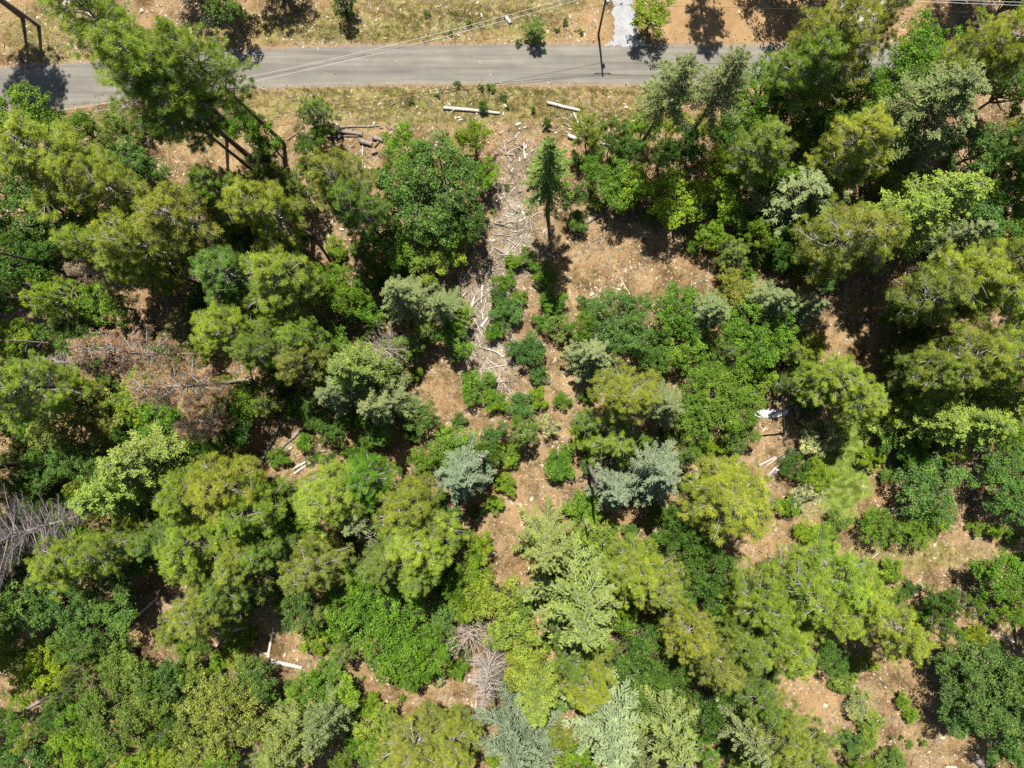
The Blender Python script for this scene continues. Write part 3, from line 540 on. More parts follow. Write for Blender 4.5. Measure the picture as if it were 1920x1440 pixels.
# ------------------------------------------------------------------ the plants, read off the photograph
#PLANTLIST
TREES = """
Pt 218 50 80 ygr 36
Pt 282 150 94 ygr 37
Pt 342 222 66 mid 33
Pt 372 118 68 ygr 35
O 410 -15 62 dk 9
O 345 -60 50 mid 9
O 505 -72 56 dk 10
P -146 -108 56 mid 29
P -193 -133 56 mid 30
O 70 228 55 grn 11
O 150 245 38 grn 9
P 95 305 85 ygr 24
P 185 335 62 ygr 24
O 242 300 42 teal 8
O 292 325 32 teal 6
O 455 225 34 grn 10
O 500 270 36 grn 11
P 330 410 72 oli 26
P 405 365 50 mid 24
P 255 455 72 yel 26
P 190 475 50 ygr 22
O 45 370 58 teal 13
O 110 410 55 teal 12
O 165 395 42 grn 11
O 20 440 45 dk 12
P 512 395 64 ygr 24
Ps 600 212 34 mid 10
P 628 325 62 oli 26
P 668 400 52 mid 26
Ob 812 360 96 teal 14
O 765 288 48 grn 10
O 730 400 42 mid 11
O 870 410 42 dk 11
O 888 262 34 lime 8
O 915 330 28 lime 6
O 848 465 34 lime 6
O 740 455 45 grn 9
O 700 500 26 grn 7
S 904 200 12 dk -
Ss 857 157 7 dk -
Ss 902 163 7 dk -
Ss 920 163 9 grn -
Ss 944 180 8 dk -
Ss 952 200 5 dk -
Ss 1080 262 6 dk -
S 1024 230 10 dk -
S 630 462 22 lime -
S 640 478 14 lime -
O 1222 28 40 lime 7
Ps 1000 58 21 grn 4
Ss 972 80 7 dk -
S 655 22 10 dk -
Ps 640 5 22 dk 6
Fh 1256 158 66 gry 30
Fh 1358 160 60 gry 29
Fs 1036 312 56 mid 32 @slender fir standing alone over a long bare trunk beside the debris strip
O 1112 328 36 grn 7
O 1165 352 48 grn 8
O 1212 350 50 lime 9
O 1272 372 52 lime 9
O 1292 285 34 teal 10
O 1245 292 30 dk 8
Sf 1302 348 24 crm -
O 1362 360 46 lime 8
O 1328 440 28 lime 6
O 1385 415 36 grn 7
S 1082 415 26 mid -
Ob 1420 190 78 grn 13
O 1375 262 45 dk 10
P 1425 285 52 oli 20
O 1450 335 46 grn 10
P 1555 85 84 oli 28
P 1505 130 60 ygr 26
P 1640 52 48 oli 26
O 1730 90 55 grn 11
O 1680 135 60 grn 12
Ob 1590 195 78 grn 13
O 1500 230 55 grn 12
P 1872 85 68 ygr 27
P 1822 130 46 ygr 24
O 1895 170 50 dk 12
Fh 1765 200 84 gry 26
F 1730 275 50 gry 17
P 1602 282 66 yel 24
F 1500 368 84 gry 17
F 1568 340 52 gry 16
D 1740 385 72 ygr 26
D 1670 425 66 ygr 25
F 1795 452 46 gry 15
O 1835 285 52 teal 11
O 1885 340 56 grn 11
O 1855 400 56 teal 11
O 1900 450 50 grn 11
P 1590 450 74 oli 28
O 1520 440 55 dk 13
O 1480 490 36 dk 11
O 60 500 52 dk 12
O 105 470 35 teal 11
Ps 118 555 48 lime 13
O 205 572 48 grn 10
P 268 500 55 yel 22
R 190 518 38 brn 20
P 432 508 62 teal 22
P 545 535 74 ygr 22
P 445 605 62 ygr 22
P 485 650 50 mid 22
Sf 338 618 36 crm 6
R 240 655 60 brn 31 @upper of two brown-needled dead pines, its bare trunk pointing left
R 345 715 58 brn 29 @lower of two brown-needled dead pines, its bare trunk pointing left
P 55 725 68 ygr 24
G 115 680 28 wht 16
O 255 745 52 lime 8
O 300 790 45 grn 8
O 195 775 50 oli 9
O 120 800 58 oli 10
O 155 855 48 teal 10
R 372 802 40 brn 20
O 425 800 50 dk 9
O 455 755 45 grn 9
D 285 870 70 oli 20
D 225 925 60 ygr 20
P 335 925 58 ygr 20
P 420 925 70 ygr 22
P 470 960 60 ygr 21
O 95 870 40 teal 8
O 50 830 45 dk 10
O 30 640 40 lime 8
O 20 560 30 dk 9
O 635 528 42 grn 10
O 655 560 34 grn 9
S 657 606 15 grn -
F 758 560 50 gry 20
F 830 575 38 gry 17
O 855 590 32 lime 6
O 852 640 38 grn 7
P 590 680 46 oli 20
P 560 630 40 ygr 20
D 680 700 58 oli 24
F 632 728 52 gry 22
F 725 745 48 gry 21
B 720 652 42 wht 12 @grey leafless thicket of fine twigs among the firs
Ps 768 645 27 mid 9
S 735 705 22 lime -
S 778 700 19 lime -
S 682 632 16 grn -
O 790 778 33 teal 6
S 833 806 13 lime -
S 862 790 16 teal -
S 898 728 38 grn 3.4
S 930 752 26 lime 2.6
O 622 800 34 dk 8
S 550 765 26 grn -
S 568 830 22 grn -
S 520 862 22 grn -
O 705 800 40 mid 8
O 675 845 34 grn 8
O 855 840 44 grn 6
O 800 860 34 grn 7
P 690 895 50 grn 18
P 612 925 64 ygr 20
F 868 885 58 blu 19 @silvery blue fir beside the broken snag in the middle of the photo
P 768 950 66 ygr 21
S 952 850 30 lime -
S 950 906 23 lime -
S 925 945 20 lime -
S 1000 205 6 grn -
Ss 1055 300 8 grn -
Ss 1015 330 6 dk -
Ss 950 350 6 dk -
Ss 925 395 7 mid -
Ss 1130 235 9 grn -
Ss 1150 225 8 mid -
Ss 820 178 6 dk -
Ss 770 190 6 dk -
Ss 1205 65 6 dk -
Ss 1090 60 6 dk -
Ss 1060 40 7 dk -
Ss 1020 95 5 dk -
Ss 880 40 7 grn -
Ss 845 60 6 dk -
Ss 800 25 7 dk -
Ss 1045 55 6 dk -
Ss 150 45 9 grn -
Ss 145 62 7 grn -
S 945 525 22 grn -
S 975 560 16 lime -
S 925 620 20 grn -
S 1000 740 14 lime -
S 962 492 18 lime -
S 986 482 20 mid -
S 1022 512 28 grn -
S 935 555 20 teal -
S 948 588 32 teal 3.4
S 1037 568 33 grn 3.6
S 1015 600 20 grn -
S 1048 615 29 mid -
S 988 658 38 teal 4
S 1010 702 22 teal -
F 1110 668 50 gry 14
Ob 1165 606 66 teal 9
O 1262 588 50 grn 9
O 1280 655 48 grn 7
O 1215 655 40 dk 7
F 1330 580 46 gry 15
O 1372 542 38 yel 7
F 1440 560 48 gry 16
F 1500 580 40 gry 16
Ob 1415 628 72 grn 10
Ob 1352 742 72 grn 8
O 1300 785 42 grn 7
O 1422 694 34 lime 6
O 1385 815 34 mid 6
O 1320 700 40 grn 7
P 1168 745 62 yel 20 @bright yellow pine in the middle of the woodland
Ps 1152 828 52 ygr 12
F 1250 762 44 gry 18
F 1228 893 62 blu 21 @star-shaped blue fir with pale limbs seen from straight above
F 1152 918 46 blu 15
P 1362 918 82 yel 19
S 975 762 30 teal -
S 1012 746 20 lime -
S 1054 753 18 grn -
Sf 1030 796 22 crm -
Ps 985 806 34 mid 8
S 1050 866 36 grn 3.2
S 1092 955 38 grn -
S 980 962 7 dk -
P 1808 530 76 yel 24
P 1862 560 60 ygr 24
P 1755 560 56 oli 24
P 1870 495 52 oli 25
O 1700 600 48 dk 9
O 1690 660 44 dk 9
P 1820 685 72 ygr 23
P 1890 665 66 ygr 23
P 1762 690 52 oli 22
P 1565 715 54 ygr 17
P 1622 738 52 ygr 17
Ps 1515 722 38 mid 12
D 1740 775 58 ygr 17
D 1820 790 60 ygr 18
D 1885 755 52 ygr 18
O 1690 775 36 lime 8
Sf 1535 812 42 crm 3.5 @blossoming shrub beside the top of the green lawn patch
S 1540 885 34 lime -
S 1492 875 30 dk -
Sf 1510 932 30 crm -
S 1478 948 28 lime -
S 1635 858 26 lime -
O 1680 820 38 dk 6
O 1742 918 62 teal 8
O 1880 872 60 teal 9
O 1900 940 48 teal 9
O 1895 815 40 grn 9
S 1515 1000 28 lime -
S 1572 985 28 mid -
O 1640 985 37 grn 5
O 1708 992 38 grn 5
S 1760 972 26 lime -
O 120 1000 46 grn 8
Sf 205 980 34 crm 6
O 245 1000 36 lime 7
P 130 1062 58 ygr 20
P 195 1035 50 ygr 20
O 205 1085 50 teal 10
P 362 1010 60 ygr 20
S 285 1050 32 lime 6
P 300 1015 40 mid 18
P 455 1040 52 ygr 20
P 385 1132 62 oli 20
P 345 1170 40 yel 18
P 440 1105 50 mid 20
O 42 1145 62 teal 11
O 115 1135 50 teal 10
O 205 1152 58 teal 10
O 155 1195 48 teal 10
O 40 1225 52 lime 9
O 105 1245 45 lime 8
O 50 1290 34 lime 7
O 225 1232 42 mid 7
Ob 240 1315 82 mid 11
O 165 1325 50 grn 9
O 310 1270 46 teal 9
O 150 1375 48 lime 7
Ob 430 1325 82 oli 10
O 372 1385 48 oli 8
O 485 1260 44 teal 8
O 60 1410 50 teal 9
O 250 1425 40 lime 7
O 315 1412 40 lime 6
S 440 1205 22 lime -
S 468 1190 20 lime -
S 452 1232 24 ygr -
F 678 968 44 gry 16
P 780 1000 72 ygr 21
P 715 1050 48 oli 20
P 570 1070 58 oli 20
P 785 1075 44 ygr 19
P 500 1035 46 mid 19
Ob 708 1130 92 grn 11 @big domed bright green oak left of the bare snags
O 748 1215 58 grn 9
O 808 1205 48 grn 9
O 775 1258 40 grn 8
O 575 1145 42 teal 9
S 590 1192 30 lime 4
B 878 1185 44 wht 9 @upper pale leafless snag with spreading limbs near the bottom clearing
G 912 1268 50 wht 17 @lower leafless grey conifer snag with curved fine branches near the bottom
O 930 1115 54 ygr 8
O 965 1180 52 ygr 8
O 892 1065 34 lime 7
O 900 1015 26 lime 6
O 985 1245 44 ygr 8
S 622 1250 36 ygr 4
O 572 1285 40 grn 7
O 640 1300 38 lime 7
D 560 1385 60 sage 18
D 612 1348 42 gry 17
P 792 1398 74 oli 16
P 848 1385 52 oli 15
O 715 1365 44 ygr 7
S 752 1310 8 grn -
S 690 1322 28 lime -
Sf 812 1270 24 crm -
F 965 1375 70 blu 22
F 1010 1420 48 blu 20
F 1082 1128 104 sage 28 @tall feathery grey-green conifer with spreading limbs in the lower middle
F 1028 1030 58 sage 22
P 1185 1065 58 ygr 20
P 1225 1100 50 oli 20
P 1110 1285 54 yel 23
P 1078 1222 46 mid 21
D 1008 1290 46 ygr 18
O 1192 1210 54 dk 10
O 1200 1288 52 dk 10
O 1255 1260 44 dk 9
O 1340 1085 52 dk 9
O 1300 1035 46 dk 9
O 1265 990 40 dk 9
P 1290 1178 50 yel 20
P 1335 1230 52 oli 20
P 1425 1130 66 ygr 20
P 1490 1110 62 ygr 20
P 1470 1195 60 ygr 20
P 1560 1075 62 ygr 20
P 1545 1150 58 ygr 20
P 1612 1130 64 ygr 20
P 1668 1180 60 ygr 20
P 1395 1200 50 oli 20
F 1148 1362 86 pale 24 @huge pale silver-green fir at the bottom edge
F 1255 1370 72 sage 23
D 1190 1425 50 gry 20
F 1385 1360 58 gry 20
O 1335 1325 48 dk 10
P 1462 1370 64 oli 20
P 1512 1405 54 oli 19
P 1425 1310 40 mid 18
O 1558 1225 36 dk 6
S 1622 1244 26 lime -
S 1585 1275 28 ygr 2.6
S 1605 1318 32 crm 2.6
S 1632 1355 28 ygr 2.6
S 1622 1392 24 ygr 2.2
S 1588 1390 26 teal 2.8
S 1665 1422 30 mid 2.5
S 1690 1312 17 lime -
S 1708 1340 16 lime -
Ss 1667 1380 6 dk -
Ss 1688 1382 6 dk -
Ss 1703 1394 8 grn -
Ss 1730 1393 9 grn -
Ob 1842 1285 88 teal 11
O 1790 1240 44 teal 8
O 1800 1330 44 teal 8
O 1885 1345 52 teal 9
O 1895 1265 36 mid 9
O 1885 1410 42 teal 8
O 1870 1082 52 grn 9
O 1905 1130 42 grn 8
O 1755 1120 32 dk 7
S 1830 1185 28 lime 3
S 1862 1205 20 mid -
S 1672 1068 26 lime -
P 1355 -151 44 teal 20
O 1483 -100 72 dk 14
O 1562 -102 56 dk 14
P 1935 -180 60 mid 24
P 1967 -192 60 mid 24
O 1900 2 46 dk 10
"""
for ln in TREES.strip().splitlines():
    lab = None
    if '@' in ln: ln, lab = ln.split('@')
    k, px, py, r, c, h = ln.split()
    plant(k, float(px), float(py), float(r), c, None if h == '-' else float(h), lab)
CLEAR = [(800, 150, 420, 110), (200, 100, 230, 90), (960, 330, 75, 130), (960, 520, 110, 120), (920, 680, 60, 110), (1130, 480, 150, 75), (1230, 510, 130, 40), (1010, 760, 60, 150), (980, 960, 60, 110), (1040, 900, 60, 60),
    (1590, 860, 55, 130), (1450, 880, 50, 70), (1590, 1010, 150, 90), (1400, 1020, 70, 50), (1750, 1045, 150, 45), (1550, 1300, 55, 110), (1670, 1290, 70, 130), (1770, 1400, 90, 60), (820, 1315, 90, 35), (700, 1250, 40, 40), (520, 840, 60, 60),
    (1600, 620, 60, 90), (1680, 530, 50, 50), (340, 300, 90, 50), (400, 280, 70, 60), (620, 440, 40, 60), (655, 300, 50, 60), (1450, 780, 60, 40), (1850, 1190, 60, 50), (1350, 60, 190, 90), (1780, 80, 90, 70), (520, 1210, 50, 50), (800, 720, 40, 60), (290, 520, 60, 70),
    (40, 600, 60, 60), (1260, 660, 20, 20), (300, 1160, 40, 60), (1840, 900, 50, 60), (730, 860, 40, 60), (440, 660, 40, 30), (1470, 860, 40, 60), (940, 1000, 30, 60), (890, 1350, 40, 60), (1100, 700, 30, 30)]
def fill_understory():
    frn = random.Random(3); ns = 0; done = [(p[2], p[3], p[4]) for p in PLANTS]; k = 0
    for _ in range(14000):
        x = frn.uniform(0, 1920); y = frn.uniform(230, 1440); small = frn.random() < .16; r = frn.uniform(15, 24) if small else frn.uniform(24, 42)
        if any(((x - c[0]) / (c[2] + r * .7)) ** 2 + ((y - c[1]) / (c[3] + r * .7)) ** 2 < 1 for c in CLEAR): continue
        if any(math.hypot(x - a, y - b) < .63 * (r_ + r) for a, b, r_ in done): continue
        if small and ns >= 175: continue
        ns += small; done.append((x, y, r)); k += 1
        if small: plant('S', x, y, r, frn.choice(['lime', 'grn', 'mid', 'teal', 'grn']))
        elif frn.random() < .3: plant('Ps', x, y, r * .9, frn.choice(['ygr', 'mid', 'oli', 'grn']), frn.uniform(7, 11))
        else: plant('O', x, y, r, frn.choice(['grn', 'mid', 'teal', 'dk', 'lime', 'grn', 'ygr']), frn.uniform(6, 9))
    print("fillers", k)
fill_understory()
def surroundings():                                       # the wood goes on past the frame
    q = random.Random(8)
    for k in range(12):
        plant(q.choice(['P', 'P', 'O']), -90 - q.uniform(0, 160), 330 + k * 98 + q.uniform(-20, 20), q.uniform(55, 72), q.choice(['ygr', 'mid', 'grn', 'teal', 'oli']))
        plant(q.choice(['P', 'O', 'O']), 2010 + q.uniform(0, 160), 220 + k * 104 + q.uniform(-20, 20), q.uniform(55, 72), q.choice(['ygr', 'mid', 'grn', 'teal', 'oli']))
        plant(q.choice(['P', 'D', 'O']), 60 + k * 165 + q.uniform(-20, 20), 1535 + q.uniform(0, 110), q.uniform(55, 72), q.choice(['ygr', 'mid', 'grn', 'sage', 'oli']))
surroundings()
#ENDPLANTS

# fallen grey dead tree at the left edge: lies on its side, tip towards the right
def fallen_tree():
    T, _ = make_fir(h=17., R=6.4, whorls=26, zb=.18, bare=True, up=.12)
    e = bpy.data.objects.new("fallen_dead_tree", None); COL.objects.link(e)
    bx, by = at(-60, 1032, 14); tx, ty = at(162, 964, 13)
    base = Vector((bx, by, 14.0)); tip = Vector((tx, ty, 13.)); d = tip - base
    e.location = base; e.rotation_euler = d.to_track_quat('Z', 'Y').to_euler(); e.scale = (1.15, 1.15, d.length / 17.)
    link("trunk", T.mesh("fallen_trunk", [M['darkgrey']]), e)
    tag(e, "leafless grey dead tree lying over with its tip pointing right at the left edge", "dead tree")
fallen_tree()

# ------------------------------------------------------------------ logs, poles, branches
def log(p0, p1, r, mat='bleached', label=None, name="fallen_log", z=0., z1=None, group=None, cat="log", bend=.045, ends='cutend', branchy=0):
    x0, y0 = at(*p0, z); x1, y1 = at(*p1, z if z1 is None else z1)
    g0 = float(ground_z(x0, y0)) + r * .85 + z; g1 = float(ground_z(x1, y1)) + r * .7 + (z if z1 is None else z1)
    a = np.array([x0, y0, g0]); b = np.array([x1, y1, g1]); L = np.linalg.norm(b - a)
    s = np.linspace(0, 1, 7); off = np.cumsum(rng.normal(size=(7, 3)), 0) * (.012 if mat in ('bleached', 'cutend') else bend * .7) * L * .35; off -= np.outer(s, off[-1]); off[:, 2] *= .15
    pts = a + np.outer(s, b - a) + off
    T = Tubes(); rad = r * np.linspace(1.05, .78, 7) * rng.uniform(.93, 1.07, 7)
    T.add(pts - a, rad, 9, cap=1 if ends else True)
    for q in range(branchy):
        f = rng.uniform(.15, .95); o = np.array([np.interp(f, s, (pts - a)[:, k]) for k in range(3)]); d = unit(rng.normal(size=3) + np.array([0, 0, .5])); l_ = rng.uniform(.3, 1.) * min(1.5, L * .25)
        T.add([o, o + d * l_ * .5 + rng.normal(size=3) * .03, o + d * l_], [r * .25, r * .18, r * .06], 5)
    me = T.mesh(name, [M[mat], M[ends or mat]])
    o = link(name, me); o.location = a
    return tag(o, label, cat, group)
LOGS = [
 ((832, 203), (937, 213), .24, 'bleached', "long thin white log lying parallel to the road behind a round bush"),
 ((1026, 193), (1087, 208), .24, 'bleached', "thick white log topmost of the pale pieces right of the slender fir"),
 ((1075, 211), (1084, 231), .14, 'bleached', "short white pole hanging down under the thick white log"),
 ((1088, 216), (1096, 248), .13, 'cutend', "yellowish peeled pole beside the short white pole"),
 ((1090, 233), (1106, 234), .12, 'bleached', "small white stick crossing the yellowish peeled pole"),
 ((1066, 255), (1088, 263), .3, 'bleached', "stubby thick white block under the yellowish peeled pole"),
 ((1124, 267), (1161, 277), .2, 'bleached', "white pole among grass, left of two end-to-end pale pieces"),
 ((1160, 281), (1185, 285), .2, 'bleached', "white pole end nearest the leaning roadside fir trunk"),
 ((632, 240), (712, 236), .14, 'greylog', "long thin grey pole topmost of the brown cut logs"),
 ((632, 246), (680, 253), .34, 'greylog', "thick grey log with cut end under the thin grey pole"),
 ((555, 254), (672, 256), .15, 'brownlog', "long thin dark trunk lying left of the thick grey log"),
 ((538, 264), (560, 249), .13, 'brownlog', "short dark pole at the left tip of the long dark trunk"),
 ((676, 265), (698, 272), .4, 'greylog', "stout cut log section, left one of the two stoutest"),
 ((700, 258), (719, 264), .36, 'greylog', "stout cut log section, right one of the two stoutest"),
 ((702, 275), (711, 266), .22, 'brownlog', "short slanting log between the two stoutest sections"),
 ((697, 287), (707, 284), .3, 'greylog', "smallest stubby log below the stout cut sections"),
 ((680, 271), (680, 316), .1, 'bleached', "upright-looking thin white pole below the stout cut sections"),
 ((725, 235), (733, 244), .15, 'greylog', "small brown log piece left in a pair above the big oak"),
 ((731, 238), (741, 246), .16, 'greylog', "small brown log piece right in a pair above the big oak"),
 ((729, 252), (737, 246), .09, 'cutend', "yellow split piece of wood left of its twin"),
 ((741, 252), (748, 246), .08, 'cutend', "yellow split piece of wood right of its twin"),
 ((117, 36), (126, 12), .28, 'bleached', "pale thick log on the dry bank in the top left corner"),
 ((121, 12), (126, 0), .26, 'bleached', "pale log at the top edge above the thick bank log"),
 ((143, 12), (157, 10), .14, 'bleached', "small pale crosspiece on the dry bank at top left"),
 ((155, 4), (172, 32), .17, 'bleached', "pale slanting pole right of the crosspiece at top left"),
 ((144, 17), (147, 44), .07, 'bleached', "thin white stick hanging below the bank crosspiece"),
 ((875, 607), (892, 552), .2, 'bleached', "longest white pole in the debris strip, nearly upright in the photo"),
 ((905, 532), (903, 568), .14, 'bleached', "straight white pole above the pile of crossed sticks"),
 ((903, 613), (915, 596), .24, 'bleached', "short thick pale log below the crossed sticks"),
 ((852, 560), (885, 520), .12, 'greylog', "thin grey trunk slanting out of the oak shade to the debris"),
 ((895, 512), (925, 537), .13, 'brownlog', "dark red-brown pole at the upper end of the debris strip"),
 ((868, 614), (902, 627), .12, 'brownlog', "brown pole slanting down right at the foot of the debris strip"),
 ((901, 631), (929, 635), .08, 'greylog', "thin grey stick under the slanting brown pole"),
 ((895, 646), (931, 618), .09, 'brownlog', "thin brown stick crossing under the debris strip's foot"),
 ((911, 692), (957, 683), .09, 'bleached', "forked white branch above the dark bush with a lime side"),
 ((487, 868), (535, 773), .24, 'greylog', "longest of the crossed fallen trunks in the left clearing"),
 ((490, 874), (575, 795), .2, 'greylog', "second long crossed trunk, slanting right in the left clearing"),
 ((500, 858), (552, 818), .12, 'brownlog', "thin brown trunk lying between the crossed fallen trunks"),
 ((531, 850), (547, 838), .18, 'bleached', "short pale log right of the crossed fallen trunks"),
 ((575, 851), (612, 845), .22, 'greylog', "grey-brown log lying level right of the crossed trunks"),
 ((547, 880), (572, 866), .2, 'bleached', "upper of two parallel white logs below the level grey-brown log"),
 ((549, 889), (581, 868), .15, 'bleached', "lower of two parallel white logs below the level grey-brown log"),
 ((600, 838), (622, 820), .14, 'brownlog', "brown pole rising right from the level grey-brown log"),
 ((570, 905), (610, 888), .18, 'greylog', "grey log half hidden by pines below the parallel white logs"),
 ((412, 1187), (482, 1169), .23, 'bleached', "long white slanting log between olive pines in the lower left"),
 ((505, 1234), (570, 1248), .3, 'bleached', "thick white log forming the foot of the L in the lower left"),
 ((506, 1228), (516, 1172), .22, 'bleached', "white log forming the upright of the L in the lower left"),
 ((480, 1215), (504, 1224), .13, 'bleached', "small white log left of the L-shaped pair"),
 ((298, 1135), (298, 1214), .2, 'greylog', "grey pole straight up and down in the shaded lower left gap"),
 ((258, 1155), (296, 1120), .24, 'bleached', "pale log slanting in the shaded gap left of the grey pole"),
 ((266, 1178), (312, 1160), .12, 'greylog', "thin grey branch crossing below the pale slanting gap log"),
 ((128, 1286), (156, 1264), .2, 'bleached', "upper of two parallel pale boards beside the lower left oaks"),
 ((134, 1290), (162, 1268), .13, 'bleached', "lower of two parallel pale boards beside the lower left oaks"),
 ((0, 1354), (98, 1304), .26, 'greylog', "long grey trunk slanting up from the left edge near the corner"),
 ((368, 1406), (402, 1421), .2, 'bleached', "white log under the speckled olive oak at the bottom"),
 ((188, 1434), (222, 1408), .13, 'bleached', "thin pale pole near the bottom edge left of the olive oak"),
 ((704, 1272), (726, 1276), .18, 'bleached', "short white log in the small clearing below the domed oak"),
 ((484, 1383), (490, 1432), .18, 'brownlog', "brown trunk lying down the picture left of the grey cedar"),
 ((966, 1378), (966, 1420), .1, 'bleached', "thin pale pole under the blue fir at the bottom"),
 ((873, 1250), (880, 1330), .12, 'brownlog', "long thin brown trunk beside the leafless conifer snag"),
 ((893, 1310), (890, 1400), .15, 'bleached', "long pale trunk running down from the leafless conifer snag"),
 ((1426, 1250), (1446, 1280), .16, 'bleached', "white pole on tan soil right of the golden pine"),
 ((1408, 1268), (1442, 1312), .26, 'greylog', "thick shaded grey log beside the white pole on tan soil"),
 ((1390, 1410), (1406, 1438), .28, 'greylog', "grey log in the dark gap at the bottom edge"),
 ((1618, 1062), (1649, 1034), .1, 'bleached', "white crooked branch above the row of pines on the right"),
 ((1650, 955), (1692, 953), .12, 'bleached', "white plank lying level at the foot of the eroded bank"),
 ((1438, 1042), (1457, 1047), .32, 'brownlog', "stubby dark log on the soil above the right-hand pines"),
 ((1815, 1410), (1850, 1442), .5, 'greylog', "thickest grey log, lying at the lower right edge of the photo"),
 ((1770, 1437), (1790, 1436), .22, 'bleached', "short pale log at the bottom edge left of the thickest log"),
 ((1425, 873), (1458, 857), .14, 'bleached', "white board on soil above left of the lumber pile"),
 ((1276, 238), (1296, 253), .1, 'bleached', "white crooked stick between the two silvery roadside firs"),
 ((948, 33), (957, 44), .3, 'bleached', "white block on the grassy bank across the road"),
 ((1080, 430), (1128, 400), .2, 'greylog', "grey fallen limb in the shade below the oak row"),
 ((1162, 520), (1181, 552), .1, 'cutend', "thin orange pole on the leaf-littered clearing"),
 ((1134, 572), (1146, 545), .07, 'bleached', "forked white stick on the leaf-littered clearing"),
 ((1868, 1190), (1905, 1205), .14, 'bleached', "white forked branch at the right edge above the large oak"),
 ((1730, 1318), (1746, 1348), .08, 'brownlog', "thin dark forked stick on the pale lower right clearing"),
 ((1060, 745), (1100, 715), .09, 'brownlog', "thin dark pole beside the shaded yellow pine"),
 ((750, 498), (830, 494), .16, 'greylog', "grey trunk lying level in deep shade under the big oak"),
 ((560, 592), (612, 604), .1, 'greylog', "thin grey trunk in the gap between left pines"),
 ((205, 1043), (265, 1021), .12, 'greylog', "thin grey trunk slanting between pines in the left third"),
 ((558, 1023), (606, 993), .14, 'greylog', "grey trunk slanting up right under the left middle pines"),
 ((478, 1072), (513, 1048), .12, 'greylog', "short grey trunk below the slanting left middle one"),
 ((150, 1000), (190, 1010), .1, 'brownlog', "thin brown stem beside the fallen grey dead tree"),
 ((335, 1120), (372, 1085), .16, 'brownlog', "brown bough lying in the dark gap above the grey pole"),
 ((590, 622), (670, 626), .12, 'greylog', "long grey trunk left of the leafless thicket"),
 ((620, 560), (680, 580), .08, 'greylog', "thin pale pole in the pine gap above the leafless thicket"),
]
for a, b, r, m, lab in LOGS:
    log(a, b, r * (1 if r > .12 else .85), m, lab, branchy=3 if r < .25 else 1, ends=('cutend' if r > .2 else None))

# trunks of fallen / leaning dead wood: standing snags, plus bare trunks of living pines
def snag(base, top, h, r, label, mat='deadwood', limbs=6, name="broken_snag"):
    x0, y0 = at(*base); x1, y1 = at(*top, h); z = float(ground_z(x0, y0)) - .1
    a = np.array([x0, y0, z]); b = np.array([x1, y1, z + h]); s = np.linspace(0, 1, 8)
    pts = np.outer(s, b - a) + rng.normal(size=(8, 3)) * .04
    e = bpy.data.objects.new(name, None); COL.objects.link(e); e.location = a
    T = Tubes(); T.add(pts, r * np.linspace(1, .62, 8), 9)
    for q in range(5):                                   # splintered top
        o = pts[-1] + rng.normal(size=3) * r * .35; T.add([o, o + unit(b - a) * rng.uniform(.3, .9) + rng.normal(size=3) * .08], [r * .18, .01], 4)
    link("trunk", T.mesh("snag_trunk", [M[mat]]), e)
    if limbs:
        for q in range(limbs):
            T = Tubes(); f = rng.uniform(.35, .98); o = (b - a) * f; d = unit(np.array([rng.normal(), rng.normal(), .2 * rng.normal()])); l_ = rng.uniform(.5, 1.8)
            T.add([o, o + d * l_ * .5 + rng.normal(size=3) * .06, o + d * l_ + rng.normal(size=3) * .1], [r * .22, r * .14, .012], 5)
            link("branch", T.mesh("snag_branch", [M[mat]]), e)
    tag(e, label, "dead tree", GROUP['dead tree'])
snag((922, 842), (900, 862), 12, .42, "broken pale trunk with splintered top right of the silvery blue fir")
snag((1102, 868), (1122, 912), 18, .3, "tall dark dead trunk right of the pair of tyres", 'greylog', 10)
snag((727, 1217), (697, 1256), 8, .22, "small leaning dead tree with twisted limbs below the domed oak", limbs=12)
snag((640, 1303), (616, 1340), 9, .3, "dark bare leaning trunk above the grey cedar at the bottom", 'bark', 3)
snag((152, 502), (0, 476), 16, .2, "upper of the long bare trunks reaching to the left edge", 'bark', 5, "bare_or_dead_tree")  # bare trunks that belong to living pines, added as separate dead trees
snag((140, 566), (0, 557), 14, .2, "middle bare trunk reaching to the left edge above the brown dead pines", 'bark', 5, "bare_or_dead_tree")
snag((150, 648), (0, 637), 14, .14, "thin bare trunk reaching to the left edge beside the brown dead pines", 'deadwood', 8, "bare_or_dead_tree")
snag((110, 858), (0, 872), 12, .15, "thin bare trunk reaching the left edge above the fallen grey tree", 'greylog', 6, "bare_or_dead_tree")
snag((618, 488), (578, 424), 15, .2, "curved bare trunk below the pines left of the debris strip", 'bark', 4, "bare_or_dead_tree")
snag((602, 496), (552, 450), 15, .14, "thinner bare trunk left of the curved one by the pines", 'bark', 4, "bare_or_dead_tree")
snag((470, 715), (462, 680), 7, .14, "short dark trunk leaning at the root end of the brown dead pine", 'bark', 2, "bare_or_dead_tree")
snag((1092, 962), (1103, 992), 10, .15, "thin grey dead pole left of two standing below the lime bush", 'deadwood', 2)
snag((1124, 998), (1132, 1022), 9, .15, "thin grey dead pole right of two standing below the lime bush", 'deadwood', 2)
snag((1473, 815), (1470, 745), 12, .16, "slim dark dead trunk crossing over the white tarp", 'bark', 0)
snag((660, 1020), (700, 1006), 16, .1, "bare twiggy dead top rising among the left middle pines", 'deadwood', 12)

